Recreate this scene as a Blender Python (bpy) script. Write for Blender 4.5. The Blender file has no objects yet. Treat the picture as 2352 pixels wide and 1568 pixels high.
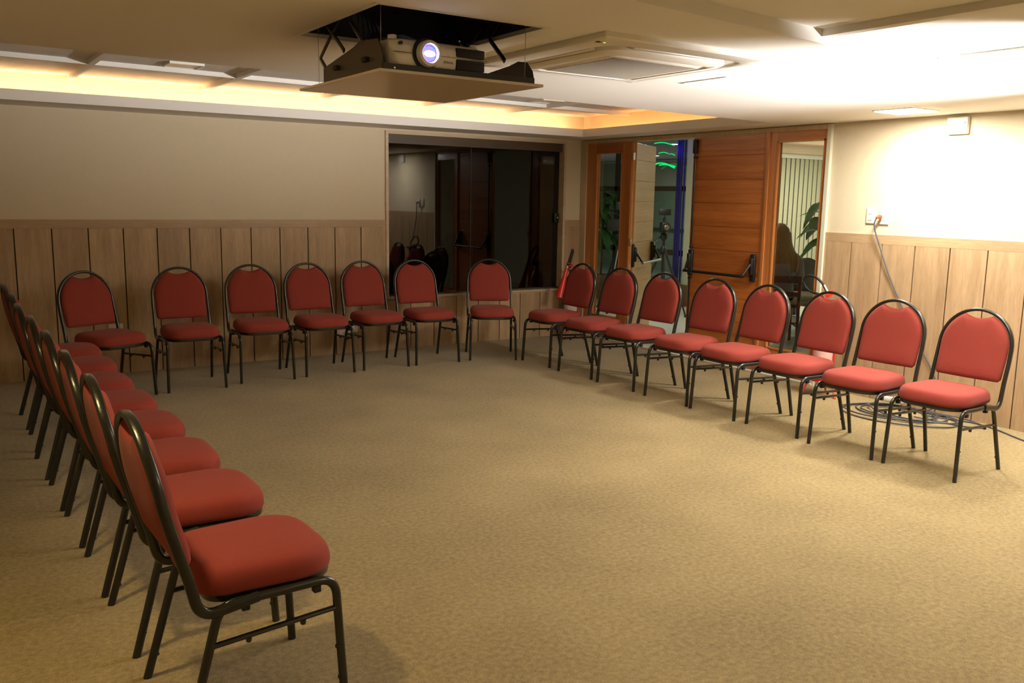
import bpy, bmesh, math, random
from mathutils import Vector, Matrix, Euler
random.seed(7)
PI = math.pi
S = bpy.context.scene
C = S.collection
R = math.radians

# ------------------------------------------------------------------ materials
def new_mat(name):
    m = bpy.data.materials.new(name); m.use_nodes = True
    nt = m.node_tree; b = nt.nodes['Principled BSDF']
    return m, nt, b

def simple(name, col, rough=.5, metal=0., coat=0., sheen=0., spec=.5, bump=0., bscale=300., emis=None, estr=0., noise=0., nscale=8., coatr=.1):
    m, nt, b = new_mat(name)
    b.inputs['Base Color'].default_value = (*col, 1)
    b.inputs['Roughness'].default_value = rough
    b.inputs['Metallic'].default_value = metal
    b.inputs['Coat Weight'].default_value = coat
    b.inputs['Coat Roughness'].default_value = coatr
    b.inputs['Sheen Weight'].default_value = sheen
    b.inputs['Specular IOR Level'].default_value = spec
    if emis:
        b.inputs['Emission Color'].default_value = (*emis, 1)
        b.inputs['Emission Strength'].default_value = estr
    tc = nt.nodes.new('ShaderNodeTexCoord')
    if noise:
        n = nt.nodes.new('ShaderNodeTexNoise'); n.inputs['Scale'].default_value = nscale; n.inputs['Detail'].default_value = 5
        nt.links.new(tc.outputs['Object'], n.inputs['Vector'])
        mx = nt.nodes.new('ShaderNodeMix'); mx.data_type = 'RGBA'
        mx.inputs[6].default_value = (*[c*(1-noise) for c in col], 1)
        mx.inputs[7].default_value = (*[min(1, c*(1+noise)) for c in col], 1)
        nt.links.new(n.outputs['Fac'], mx.inputs[0]); nt.links.new(mx.outputs[2], b.inputs['Base Color'])
    if bump:
        n = nt.nodes.new('ShaderNodeTexNoise'); n.inputs['Scale'].default_value = bscale; n.inputs['Detail'].default_value = 3
        nt.links.new(tc.outputs['Object'], n.inputs['Vector'])
        bp = nt.nodes.new('ShaderNodeBump'); bp.inputs['Strength'].default_value = bump; bp.inputs['Distance'].default_value = .002
        nt.links.new(n.outputs['Fac'], bp.inputs['Height']); nt.links.new(bp.outputs['Normal'], b.inputs['Normal'])
    return m

def wood(name, c1, c2, axis='Z', stretch=14., scale=5., rough=.45, coat=0., streak=.5, plank=None, plank_off=0., plank_axis='X'):
    """grain running along `axis`; optional tone change from plank to plank"""
    m, nt, b = new_mat(name)
    L = nt.links
    tc = nt.nodes.new('ShaderNodeTexCoord'); mp = nt.nodes.new('ShaderNodeMapping')
    sc = [stretch, stretch, stretch]; sc['XYZ'.index(axis)] = 1.
    mp.inputs['Scale'].default_value = sc
    vec = tc.outputs['Object']
    if plank:
        sx = nt.nodes.new('ShaderNodeSeparateXYZ'); L.new(vec, sx.inputs[0])
        ad = nt.nodes.new('ShaderNodeMath'); ad.operation = 'SUBTRACT'; ad.inputs[1].default_value = plank_off; L.new(sx.outputs[plank_axis], ad.inputs[0])
        dv = nt.nodes.new('ShaderNodeMath'); dv.operation = 'DIVIDE'; dv.inputs[1].default_value = plank; L.new(ad.outputs[0], dv.inputs[0])
        fl = nt.nodes.new('ShaderNodeMath'); fl.operation = 'FLOOR'; L.new(dv.outputs[0], fl.inputs[0])
        wn = nt.nodes.new('ShaderNodeTexWhiteNoise'); wn.noise_dimensions = '1D'; L.new(fl.outputs[0], wn.inputs['W'])
        vm = nt.nodes.new('ShaderNodeVectorMath'); vm.operation = 'MULTIPLY_ADD'
        L.new(wn.outputs['Color'], vm.inputs[0]); vm.inputs[1].default_value = (7, 7, 7); L.new(vec, vm.inputs[2])
        vec = vm.outputs[0]
    L.new(vec, mp.inputs['Vector'])
    n1 = nt.nodes.new('ShaderNodeTexNoise'); n1.inputs['Scale'].default_value = scale*.35; n1.inputs['Detail'].default_value = 3
    n2 = nt.nodes.new('ShaderNodeTexNoise'); n2.inputs['Scale'].default_value = scale*2.2; n2.inputs['Detail'].default_value = 7; n2.inputs['Roughness'].default_value = .65
    L.new(mp.outputs[0], n1.inputs['Vector']); L.new(mp.outputs[0], n2.inputs['Vector'])
    a = nt.nodes.new('ShaderNodeMix'); a.data_type = 'FLOAT'; a.inputs[0].default_value = streak
    L.new(n1.outputs['Fac'], a.inputs[2]); L.new(n2.outputs['Fac'], a.inputs[3])
    cr = nt.nodes.new('ShaderNodeValToRGB'); cr.color_ramp.elements[0].position = .36; cr.color_ramp.elements[1].position = .64
    cr.color_ramp.elements[0].color = (*c1, 1); cr.color_ramp.elements[1].color = (*c2, 1)
    L.new(a.outputs[0], cr.inputs[0])
    out = cr.outputs[0]
    if plank:
        hs = nt.nodes.new('ShaderNodeHueSaturation'); L.new(out, hs.inputs['Color'])
        mr = nt.nodes.new('ShaderNodeMapRange'); mr.inputs['To Min'].default_value = .9; mr.inputs['To Max'].default_value = 1.1
        L.new(wn.outputs['Value'], mr.inputs['Value']); L.new(mr.outputs[0], hs.inputs['Value']); out = hs.outputs[0]
    L.new(out, b.inputs['Base Color'])
    b.inputs['Roughness'].default_value = rough; b.inputs['Coat Weight'].default_value = coat; b.inputs['Coat Roughness'].default_value = .15
    bp = nt.nodes.new('ShaderNodeBump'); bp.inputs['Strength'].default_value = .12; bp.inputs['Distance'].default_value = .001
    L.new(n2.outputs['Fac'], bp.inputs['Height']); L.new(bp.outputs[0], b.inputs['Normal'])
    return m

def carpet_mat():
    m, nt, b = new_mat('carpet'); L = nt.links
    tc = nt.nodes.new('ShaderNodeTexCoord')
    n1 = nt.nodes.new('ShaderNodeTexNoise'); n1.inputs['Scale'].default_value = 210; n1.inputs['Detail'].default_value = 4; n1.inputs['Roughness'].default_value = .7
    n2 = nt.nodes.new('ShaderNodeTexNoise'); n2.inputs['Scale'].default_value = 48; n2.inputs['Detail'].default_value = 6
    n3 = nt.nodes.new('ShaderNodeTexNoise'); n3.inputs['Scale'].default_value = 1.6; n3.inputs['Detail'].default_value = 4
    for n in (n1, n2, n3): L.new(tc.outputs['Object'], n.inputs['Vector'])
    a = nt.nodes.new('ShaderNodeMix'); a.data_type = 'FLOAT'; a.inputs[0].default_value = .4
    L.new(n1.outputs['Fac'], a.inputs[2]); L.new(n2.outputs['Fac'], a.inputs[3])
    a2 = nt.nodes.new('ShaderNodeMix'); a2.data_type = 'FLOAT'; a2.inputs[0].default_value = .20
    L.new(a.outputs[0], a2.inputs[2]); L.new(n3.outputs['Fac'], a2.inputs[3])
    cr = nt.nodes.new('ShaderNodeValToRGB')
    cr.color_ramp.elements[0].position = .36; cr.color_ramp.elements[0].color = (.148, .108, .048, 1)
    cr.color_ramp.elements[1].position = .64; cr.color_ramp.elements[1].color = (.435, .325, .160, 1)
    L.new(a2.outputs[0], cr.inputs[0]); L.new(cr.outputs[0], b.inputs['Base Color'])
    b.inputs['Roughness'].default_value = .95; b.inputs['Specular IOR Level'].default_value = .1
    b.inputs['Sheen Weight'].default_value = .15
    bp = nt.nodes.new('ShaderNodeBump'); bp.inputs['Strength'].default_value = .6; bp.inputs['Distance'].default_value = .004
    L.new(a.outputs[0], bp.inputs['Height']); L.new(bp.outputs[0], b.inputs['Normal'])
    return m

def glass_mat(name, tint=(1, 1, 1), rough=0.):
    m, nt, b = new_mat(name)
    b.inputs['Base Color'].default_value = (*tint, 1); b.inputs['Transmission Weight'].default_value = 1
    b.inputs['Roughness'].default_value = rough; b.inputs['IOR'].default_value = 1.5
    return m

M = dict(
    carpet=carpet_mat(),
    wallpaper=simple('wallpaper', (.655, .56, .40), .85, spec=.25, bump=.25, bscale=420, noise=.03, nscale=30),
    ceiling=simple('ceiling_paint', (.82, .795, .755), .8, spec=.2),
    tile_grey=simple('pale_tile', (.50, .50, .44), .22, noise=.06, nscale=3),
    wains=wood('light_oak_laminate', (.345, .222, .115), (.505, .345, .195), 'Z', 11, 4.0, .5, plank=.2617, plank_off=-5.4984, plank_axis='X'),
    wainsB=wood('light_oak_laminate_b', (.345, .222, .115), (.505, .345, .195), 'Z', 11, 4.0, .5, plank=.2703, plank_off=-3.4649, plank_axis='Y'),
    wband=wood('light_oak_band', (.355, .23, .125), (.485, .335, .19), 'X', 11, 4.0, .5),
    wbandB=wood('light_oak_band_b', (.355, .23, .125), (.485, .335, .19), 'Y', 11, 4.0, .5),
    backing=simple('groove_backing', (.05, .03, .02), .9),
    maple=wood('maple_trim', (.50, .37, .22), (.64, .50, .33), 'Z', 12, 4, .5),
    maplex=wood('maple_trim_x', (.50, .37, .22), (.64, .50, .33), 'X', 12, 4, .5),
    door=wood('reddish_door_wood', (.35, .095, .017), (.56, .195, .042), 'Y', 26, 2.2, .34, coat=.35, plank=.212, plank_off=-.0045, plank_axis='Z'),
    doorlit=wood('door_wood_lit', (.52, .30, .10), (.70, .44, .17), 'Y', 16, 2.2, .4, coat=.2, plank=.212, plank_off=-.0045, plank_axis='Z'),  # same door wood, with the white light on the open leaf put into its colour
    frame=wood('orange_frame_wood', (.40, .125, .028), (.58, .23, .065), 'Z', 24, 2.5, .32, coat=.35),
    framey=wood('orange_frame_wood_y', (.34, .105, .025), (.50, .19, .055), 'Y', 24, 2.5, .32, coat=.35),
    darkwood=wood('dark_brown_wood', (.05, .02, .012), (.11, .045, .025), 'X', 10, 5, .45),
    black=simple('black_plastic', (.012, .012, .012), .45),
    rubber=simple('black_rubber', (.010, .010, .010), .7),
    blackm=simple('black_metal', (.02, .018, .016), .35, metal=.3),
    bracket=simple('dark_brown_metal', (.055, .042, .032), .5, metal=.2),
    chairm=simple('hammered_dark_paint', (.022, .022, .017), .30, metal=.5, bump=.25, bscale=160, noise=.25, nscale=40, coat=.5, coatr=.2),
    chrome=simple('chrome', (.7, .7, .68), .18, metal=1),
    steel=simple('grey_steel', (.35, .35, .33), .35, metal=.9),
    red=simple('red_paint', (.62, .012, .006), .3, coat=.4),
    redhorn=simple('red_horn', (.72, .022, .008), .32),
    orangeplug=simple('red_plug', (.75, .06, .01), .4),
    white=simple('white_plastic', (.78, .76, .70), .4),
    whiteg=simple('white_unit', (.80, .765, .70), .38),
    grille=simple('unit_grille', (.24, .20, .15), .6),
    fabric=simple('red_fabric', (.268, .040, .027), .85, sheen=.05, spec=.25, bump=.35, bscale=700, noise=.06, nscale=60),
    silver=simple('projector_silver', (.80, .77, .72), .38, metal=.1),
    panelw=simple('panel_gloss', (.60, .50, .38), .22),
    lensring=simple('lens_ring', (.62, .60, .60), .32, metal=.3),
    glow=simple('lens_glow', (1, 1, 1), .2, emis=(.75, .8, 1.), estr=22),
    glowb=simple('lens_glow_blue', (.1, .1, .5), .2, emis=(.18, .10, 1.), estr=3.2),
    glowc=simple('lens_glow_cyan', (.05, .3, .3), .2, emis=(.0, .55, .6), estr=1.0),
    lamp=simple('lamp_diffuser', (1, 1, 1), .4, emis=(1., .90, .74), estr=26),
    led=simple('led_strip', (1, .8, .5), .4, emis=(1., .64, .34), estr=75),
    ledw=simple('led_strip_amber', (1, .8, .5), .4, emis=(1., .50, .20), estr=30),
    headerm=simple('brown_header', (.075, .048, .022), .5),
    downl=simple('downlight_lens', (1, 1, 1), .4, emis=(1., .95, .85), estr=12),
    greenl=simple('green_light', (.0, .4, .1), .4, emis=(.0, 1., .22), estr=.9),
    greenled=simple('green_led', (.0, .4, .1), .4, emis=(.3, 1., .05), estr=3.),
    blueglow=simple('blue_curtain', (.03, .02, .20), .6),
    cord=simple('grey_cord', (.06, .065, .075), .45),
    glass=glass_mat('clear_glass', (.93, .97, .94)),
    nightglass=glass_mat('night_window_glass', (.30, .30, .32)),  # darkness of the night outside put into the glass tint
    nightblack=simple('night_dark', (.004, .004, .005), .9),
    wrap=simple('bubble_wrap', (.75, .45, .40), .22, noise=.35, nscale=60, bump=1., bscale=90, coat=.6),
    label=simple('extinguisher_label', (.62, .50, .44), .3, noise=.4, nscale=25, coat=.5),
    orange=simple('orange_mark', (.75, .22, .03), .4),
    cream=simple('cream_paint', (.62, .60, .46), .7),
    peach=simple('peach_bulkhead', (.80, .62, .40), .7),
    brownframe=simple('brown_mullion', (.07, .05, .03), .5),
    leaf=simple('leaf_green', (.03, .10, .02), .4, noise=.4, nscale=6),
    stem=simple('plant_stem', (.06, .06, .02), .7),
    pot=simple('clay_pot', (.20, .12, .07), .7),
    skin=simple('skin', (.50, .28, .19), .5),
    hair=simple('blond_brown_hair', (.32, .19, .075), .5, noise=.45, nscale=50, sheen=.2),
    shirt=simple('grey_shirt', (.30, .28, .27), .9),
    jeans=simple('dark_trousers', (.02, .025, .04), .85),
    pad=simple('grey_green_padding', (.07, .075, .05), .7),
    tan=simple('tan_cushion', (.33, .28, .17), .8),
)

def blind_mat():
    m, nt, b = new_mat('vertical_blind_cloth'); L = nt.links
    tc = nt.nodes.new('ShaderNodeTexCoord'); w = nt.nodes.new('ShaderNodeTexNoise'); w.inputs['Scale'].default_value = 60
    L.new(tc.outputs['Object'], w.inputs['Vector'])
    cr = nt.nodes.new('ShaderNodeValToRGB'); cr.color_ramp.elements[0].color = (.42, .41, .27, 1); cr.color_ramp.elements[1].color = (.52, .51, .35, 1)
    L.new(w.outputs['Fac'], cr.inputs[0]); L.new(cr.outputs[0], b.inputs['Base Color']); b.inputs['Roughness'].default_value = .9
    return m
M['blind'] = blind_mat()
M['darkpane'] = glass_mat('tinted_partition_glass', (.50, .64, .56))

# ------------------------------------------------------------------ mesh helpers
def BM(): return bmesh.new()

def face(bm, vs):
    try: return bm.faces.new(vs)
    except ValueError: return None

def box(bm, x0, x1, y0, y1, z0, z1, mat=None):
    x0, x1 = sorted((x0, x1)); y0, y1 = sorted((y0, y1)); z0, z1 = sorted((z0, z1))
    v = [Vector((x, y, z)) for z in (z0, z1) for y in (y0, y1) for x in (x0, x1)]
    if mat is not None: v = [mat @ p for p in v]
    v = [bm.verts.new(p) for p in v]
    for f in ((0, 2, 3, 1), (4, 5, 7, 6), (0, 1, 5, 4), (2, 6, 7, 3), (0, 4, 6, 2), (1, 3, 7, 5)):
        face(bm, [v[i] for i in f])
    return v

def bbox(bm, x0, x1, y0, y1, z0, z1, bev=.004, seg=2, mat=None):
    """bevelled box"""
    t = bmesh.new(); box(t, x0, x1, y0, y1, z0, z1)
    bmesh.ops.bevel(t, geom=t.edges[:], offset=bev, segments=seg, profile=.5, affect='EDGES')
    if mat is not None: bmesh.ops.transform(t, matrix=mat, verts=t.verts[:])
    me = bpy.data.meshes.new('tmp'); t.to_mesh(me); t.free(); bm.from_mesh(me); bpy.data.meshes.remove(me)

def prism(bm, pts, z0, z1):
    if sum(pts[i][0]*pts[(i+1) % len(pts)][1]-pts[(i+1) % len(pts)][0]*pts[i][1] for i in range(len(pts))) < 0: pts = pts[::-1]
    a = [bm.verts.new((x, y, z0)) for x, y in pts]; b = [bm.verts.new((x, y, z1)) for x, y in pts]
    face(bm, a[::-1]); face(bm, b)
    n = len(pts)
    for i in range(n): face(bm, [a[i], a[(i+1) % n], b[(i+1) % n], b[i]])

def plate(bm, pts3, thick):
    """polygon in 3D extruded by the vector thick"""
    a = [bm.verts.new(p) for p in pts3]; b = [bm.verts.new(Vector(p)+Vector(thick)) for p in pts3]
    face(bm, a[::-1]); face(bm, b); n = len(a)
    for i in range(n): face(bm, [a[i], a[(i+1) % n], b[(i+1) % n], b[i]])

def tube(bm, pts, r, seg=10, rb=None, up=(0, 0, 1), closed=False, radii=None, cap=True):
    """sweep an ellipse (r across `side`, rb along the frame normal) through pts"""
    pts = [Vector(p) for p in pts]; n = len(pts); rb = rb or r
    rings = []; up = Vector(up).normalized(); prev = None
    for i, p in enumerate(pts):
        if closed: t = (pts[(i+1) % n]-pts[i-1])
        else: t = (pts[min(i+1, n-1)]-pts[max(i-1, 0)])
        t.normalize()
        if prev is None:
            s = t.cross(up)
            if s.length < 1e-3: s = t.cross(Vector((1, 0, 0)))
            s.normalize()
        else:
            s = prev-t*prev.dot(t); s.normalize()
        prev = s; nn = s.cross(t).normalized()
        k = radii[i] if radii else 1.
        rings.append([bm.verts.new(p+s*math.cos(2*PI*j/seg)*r*k+nn*math.sin(2*PI*j/seg)*rb*k) for j in range(seg)])
    m = n if closed else n-1
    for i in range(m):
        a, b = rings[i], rings[(i+1) % n]
        for j in range(seg): face(bm, [a[j], a[(j+1) % seg], b[(j+1) % seg], b[j]])
    if not closed and cap: face(bm, rings[0][::-1]); face(bm, rings[-1])

def fillet(pts, rad, k=5):
    """round the corners of a polyline"""
    pts = [Vector(p) for p in pts]; out = [pts[0]]
    for i in range(1, len(pts)-1):
        a, b, c = pts[i-1], pts[i], pts[i+1]
        r = min(rad, (a-b).length*.49, (c-b).length*.49)
        p0 = b+(a-b).normalized()*r; p1 = b+(c-b).normalized()*r
        for j in range(k+1):
            t = j/k; out.append(p0*(1-t)**2+b*2*t*(1-t)+p1*t*t)
    out.append(pts[-1]); return out

def lathe(bm, prof, org=(0, 0, 0), axis='Z', seg=24, mat=None):
    rings = []
    for r, h in prof:
        ring = []
        for j in range(seg):
            a = 2*PI*j/seg; c, s = math.cos(a)*r, math.sin(a)*r
            p = {'Z': (c, s, h), 'Y': (c, h, -s), 'X': (h, c, s)}[axis]
            p = Vector(p)+Vector(org)
            if mat is not None: p = mat @ p
            ring.append(bm.verts.new(p))
        rings.append(ring)
    for a, b in zip(rings, rings[1:]):
        for j in range(seg): face(bm, [a[j], a[(j+1) % seg], b[(j+1) % seg], b[j]])
    face(bm, rings[0][::-1]); face(bm, rings[-1])

def obj(name, bm, mat, parent=None, smooth=38, kind=None, label=None, mat2=None):
    bmesh.ops.recalc_face_normals(bm, faces=bm.faces[:])
    me = bpy.data.meshes.new(name)
    if smooth:
        for f in bm.faces: f.smooth = True
        for e in bm.edges:
            if len(e.link_faces) == 2 and e.calc_face_angle(0) > R(smooth): e.smooth = False
    bm.to_mesh(me); bm.free()
    me.materials.append(M[mat] if isinstance(mat, str) else mat)
    o = bpy.data.objects.new(name, me); C.objects.link(o)
    if parent: o.parent = parent
    if kind: o['kind'] = kind
    if label: o['label'] = label
    return o

def struct(name, bm, mat, parent=None, smooth=38): return obj(name, bm, mat, parent, smooth, kind=None if parent else 'structure')

def tag(o, label, cat, group=None):
    o['label'] = label; o['category'] = cat
    if group: o['group'] = group
    return o

def thing(name, label, cat, loc=(0, 0, 0), rz=0, group=None):
    o = bpy.data.objects.new(name, None); C.objects.link(o); o.location = loc; o.rotation_euler = (0, 0, rz)
    o.empty_display_size = .1
    return tag(o, label, cat, group)

def dup(root, loc, rz, label, group=None):
    r = root.copy(); C.objects.link(r); r.location = loc; r.rotation_euler = (0, 0, rz); r['label'] = label
    if group: r['group'] = group
    for ch in list(root.children):
        c = ch.copy(); C.objects.link(c); c.parent = r
        for g in ch.children:
            d = g.copy(); C.objects.link(d); d.parent = c
    return r

# ------------------------------------------------------------------ camera (solved from the wall lines)
CAM = Vector((-6.0743, -7.8283, 1.5)); YAW, PITCH, ROLL = .98530, -.16130, .01730
fw = Vector((math.cos(PITCH)*math.cos(YAW), math.cos(PITCH)*math.sin(YAW), math.sin(PITCH)))
r0 = Vector((math.sin(YAW), -math.cos(YAW), 0)); u0 = r0.cross(fw)
rt = math.cos(ROLL)*r0+math.sin(ROLL)*u0; up = -math.sin(ROLL)*r0+math.cos(ROLL)*u0
cd = bpy.data.cameras.new('camera'); cam = bpy.data.objects.new('camera', cd); C.objects.link(cam)
mw = Matrix((rt, up, -fw)).transposed().to_4x4(); mw.translation = CAM; cam.matrix_world = mw
cd.sensor_width = 36; cd.lens = 36*2033.77/2352; cd.clip_start = .05; cd.clip_end = 60
S.camera = cam

# ------------------------------------------------------------------ room shell
ZC, ZU, ZT = 2.124, 2.372, 2.177         # low ceiling, far tray, near tray
XW, YN = -7.6, -9.8                     # left and near wall
b = BM(); box(b, XW, .012, YN, .012, -.06, 0); struct('floor', b, 'carpet')

def planks(bm, a0, a1, step, off, z0, z1, axis, gap=.009, t=.012):
    """vertical boards with narrow open grooves; face of the boards at 0, backing at +t"""
    import math as _m
    k0 = _m.floor((a0-off)/step)-1; x = off+k0*step
    while x < a1:
        lo, hi = max(x+gap/2, a0), min(x+step-gap/2, a1)
        if hi-lo > .003:
            if axis == 'X': box(bm, lo, hi, 0, t, z0, z1)
            else: box(bm, 0, t, lo, hi, z0, z1)
        x += step
ZW, ZB = 1.2664, 1.1958
# wall A (with the window), plane y = 0.012, wainscot face y = 0
WX0, WX1, WZ0, WZ1 = -2.36, -.22, .50, 2.105
b = BM()
box(b, XW, WX0, .012, .20, 0, 2.60); box(b, WX1, .20, .012, .20, 0, 2.60)
box(b, WX0, WX1, .012, .20, 0, WZ0); box(b, WX0, WX1, .012, .20, WZ1, 2.60)
struct('wall_back', b, 'wallpaper')
b = BM(); planks(b, XW, WX0, .2617, -5.4984, 0, ZB, 'X'); planks(b, WX0, WX1, .2617, -5.4984, 0, WZ0-.012, 'X'); planks(b, WX1, 0, .2617, -5.4984, 0, ZB, 'X')
wa = struct('trim_1', b, 'wains', smooth=0)
b = BM(); box(b, XW, WX0, 0, .012, ZB+.001, ZW); box(b, WX1, 0, 0, .012, ZB+.001, ZW)
struct('trim_2', b, 'wband', smooth=0)
b = BM(); box(b, XW, WX0, .0105, .0125, 0, ZW-.004); box(b, WX0, WX1, .0105, .0125, 0, WZ0-.015); box(b, WX1, 0, .0105, .0125, 0, ZW-.004)
struct('trim_3', b, 'backing', smooth=0)
# wall B (with the doors), wainscot face x = 0
DY = -3.205
b = BM(); box(b, .012, .20, YN, DY, 0, 2.60); box(b, .012, .20, DY, .012, 2.122, 2.60); struct('wall_right', b, 'wallpaper')
b = BM(); planks(b, YN, DY, .2703, -3.4649, 0, ZB, 'Y'); struct('trim_4', b, 'wainsB', smooth=0)
b = BM(); box(b, 0, .012, YN, DY, ZB+.001, ZW); struct('trim_5', b, 'wbandB', smooth=0)
b = BM(); box(b, .0105, .0125, YN, DY, 0, ZW-.004); struct('trim_6', b, 'backing', smooth=0)
b = BM(); box(b, XW-.15, XW, YN, .2, 0, 2.6); struct('wall_left', b, 'wallpaper')
b = BM(); box(b, XW-.15, .2, YN-.15, YN, 0, 2.6); struct('wall_front', b, 'wallpaper')

# ceiling: flat low band with the projector hole, ring round the walls, two raised trays with grooves
HX0, HX1, HY0, HY1 = -4.765, -4.095, -5.02, -4.285
def ye(x): return -2.864+.0712*x*1.0-0*x      # edge of the far tray (slightly out of square)
def yf(x): return -5.097+.1143*x              # edge of the near tray
TOP = 2.62
b = BM()
RX = -.35
def band(xa, xb, ya=None, yb=None):
    prism(b, [(xa, ya(xa)), (xb, ya(xb)), (xb, yb(xb)), (xa, yb(xa))], ZC, TOP)
cst = lambda v: (lambda x: v)
band(XW, HX0, yf, ye); band(HX1, 0.012, yf, ye)
band(HX0, HX1, yf, cst(HY0)); band(HX0, HX1, cst(HY1), ye)
# ring by wall B: next to far tray and near tray
prism(b, [(RX, -.45), (.012, -.45), (.012, ye(0)), (RX, ye(RX))], ZC, ZC+.02)
prism(b, [(RX, -.45), (RX+.018, -.45), (RX+.018, ye(RX)), (RX, ye(RX))], ZC+.02, 2.20)
prism(b, [(RX, YN), (.012, YN), (.012, yf(0)), (RX, yf(RX))], ZC, TOP)
# ring by wall A
prism(b, [(XW, -.45), (.012, -.45), (.012, .012), (XW, .012)], ZC, ZC+.02)
prism(b, [(XW, -.45), (RX+.018, -.45), (RX+.018, -.432), (XW, -.432)], ZC+.02, 2.20)
# far tray ceiling with slim raised battens in a grid
prism(b, [(XW, ye(XW)), (.012, ye(0)), (.012, .012), (XW, .012)], ZU, TOP)
def yl(x): return -.742+.0588*x
HB = .032
gx = [-7.11, -6.085, -5.060, -4.045, -3.035, -2.025, -1.075]
prism(b, [(XW, yl(XW)), (.012, yl(0)), (.012, yl(0)+.045), (XW, yl(XW)+.045)], ZU-HB, ZU)
for g in gx:
    prism(b, [(g, ye(g)), (g+.040, ye(g+.04)), (g+.040, yl(g)), (g, yl(g))], ZU-HB, ZU)
    prism(b, [(g, yl(g)+.045), (g+.040, yl(g)+.045), (g+.040, .012), (g, .012)], ZU-HB, ZU)
# near tray ceiling with battens running away from the camera
prism(b, [(XW, yf(XW)), (RX, yf(RX)), (RX, YN), (XW, YN)], ZT, TOP)
for g in (-7.12, -6.09, -5.07, -4.05, -3.05, -2.06, -1.05):
    prism(b, [(g, yf(g)), (g+.05, yf(g+.05)), (g+.05, YN), (g, YN)], ZT-.028, ZT)
struct('ceiling', b, 'ceiling', smooth=0)

# warm LED strips hidden on the ledges
t = thing('led_strip', 'warm white light strip glowing behind the ceiling lip above the back wall', 'light strip', (0, 0, 0))
b = BM(); box(b, XW+.1, -.20, -.172, -.169, ZC+.024, ZC+.040); obj('light_tape', b, 'led', t, 0)
b = BM(); box(b, XW+.1, -.19, -.180, -.1725, ZC+.0205, ZC+.052); box(b, XW+.1, -.19, -.180, -.165, ZC+.0505, ZC+.052); obj('light_shield', b, 'white', t, 0)  # unseen shield added behind the tape to keep its light near the wall
t = thing('led_strip', 'amber light strip glowing behind the ceiling lip above the wooden doors', 'light strip', (0, 0, 0))
b = BM(); box(b, -.152, -.149, -2.75, -.22, ZC+.024, ZC+.040); obj('light_tape', b, 'ledw', t, 0)
b = BM(); box(b, -.160, -.1525, -2.76, -.21, ZC+.0205, ZC+.052); box(b, -.160, -.145, -2.76, -.21, ZC+.0505, ZC+.052); obj('light_shield', b, 'white', t, 0)  # same added shield, holding the amber light to the wall side

# unlit square fittings on the far tray ceiling
for (x0, x1, y0, y1, l) in ((-4.60, -4.37, -1.36, -1.13, 'unlit white square fitting on the raised ceiling, left of the lowered projector'),
                            (-1.40, -1.17, -1.22, -.99, 'unlit white square fitting on the raised ceiling between projector and doors')):
    t = thing('ceiling_fitting', l, 'ceiling light', ((x0+x1)/2, (y0+y1)/2, ZU)); h = (x1-x0)/2
    b = BM(); e = .012
    for a in ((-h, -h+e, -h, h), (h-e, h, -h, h), (-h+e, h-e, -h, -h+e), (-h+e, h-e, h-e, h)): box(b, *a, -.016, 0)
    obj('frame', b, 'white', t, 0)
    b = BM(); box(b, -h+e, h-e, -h+e, h-e, -.012, -.0005); obj('cover', b, 'white', t, 0)

# ------------------------------------------------------------------ window
win = bpy.data.objects.new('window_1', None); C.objects.link(win); win['kind'] = 'structure'
b = BM(); F = .028
box(b, WX0, WX0+F, -.006, .17, WZ0, WZ1); box(b, WX1-.10+.07, WX1, -.006, .17, WZ0, WZ1)
box(b, WX0+F, WX1-.03, -.006, .17, WZ1-F, WZ1); box(b, WX0+F, WX1-.03, -.006, .17, WZ0, WZ0+F*.7)
obj('window_frame', b, 'maplex', win, 0)
b = BM(); box(b, WX0+F, WX1-.03, .03, .10, WZ1-F-.085, WZ1-F); obj('header_track', b, 'headerm', win, 0)
b = BM(); box(b, WX0+F, WX1-.03, .05, .13, WZ0+F*.7, WZ0+.034); obj('sill_track', b, 'brownframe', win, 0)
GZ0, GZ1 = WZ0+.034, WZ1-F-.085
b = BM(); box(b, WX0+F, -1.345, .070, .078, GZ0, GZ1); obj('pane', b, 'nightglass', win, 0)
b = BM(); box(b, -1.375, WX1-.03, .086, .094, GZ0, GZ1); obj('pane', b, 'nightglass', win, 0)
b = BM(); box(b, -1.378, -1.372, .068, .096, GZ0, GZ1); obj('pane_edge_seal', b, 'black', win, 0)
b = BM(); bbox(b, -.315, -.262, .055, .086, 1.235, 1.34, .006); lathe(b, [(.012, 0), (.012, -.012)], (-.289, .055, 1.29), 'Y', 16); obj('latch', b, 'blackm', win)
b = BM(); lathe(b, [(.010, 0), (.010, -.004)], (-.289, .043, 1.29), 'Y', 16); obj('latch_button', b, 'chrome', win)
b = BM(); bbox(b, -2.332, -2.315, .05, .07, 1.23, 1.38, .004); tube(b, fillet([(-2.323, .055, 1.25), (-2.323, .02, 1.27), (-2.323, .02, 1.34), (-2.323, .055, 1.36)], .02), .005); obj('pull_handle', b, 'black', win)
b = BM(); lathe(b, [(.012, 0), (.012, -.008)], (-2.318, .05, 1.305), 'Y', 16); obj('lock_cylinder', b, 'chrome', win)
b = BM(); box(b, WX0-.3, WX1+.3, .9, .95, 0, 2.6); struct('night_backdrop', b, 'nightblack', smooth=0)  # black sheet added outside to stand in for the dark of night

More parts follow.
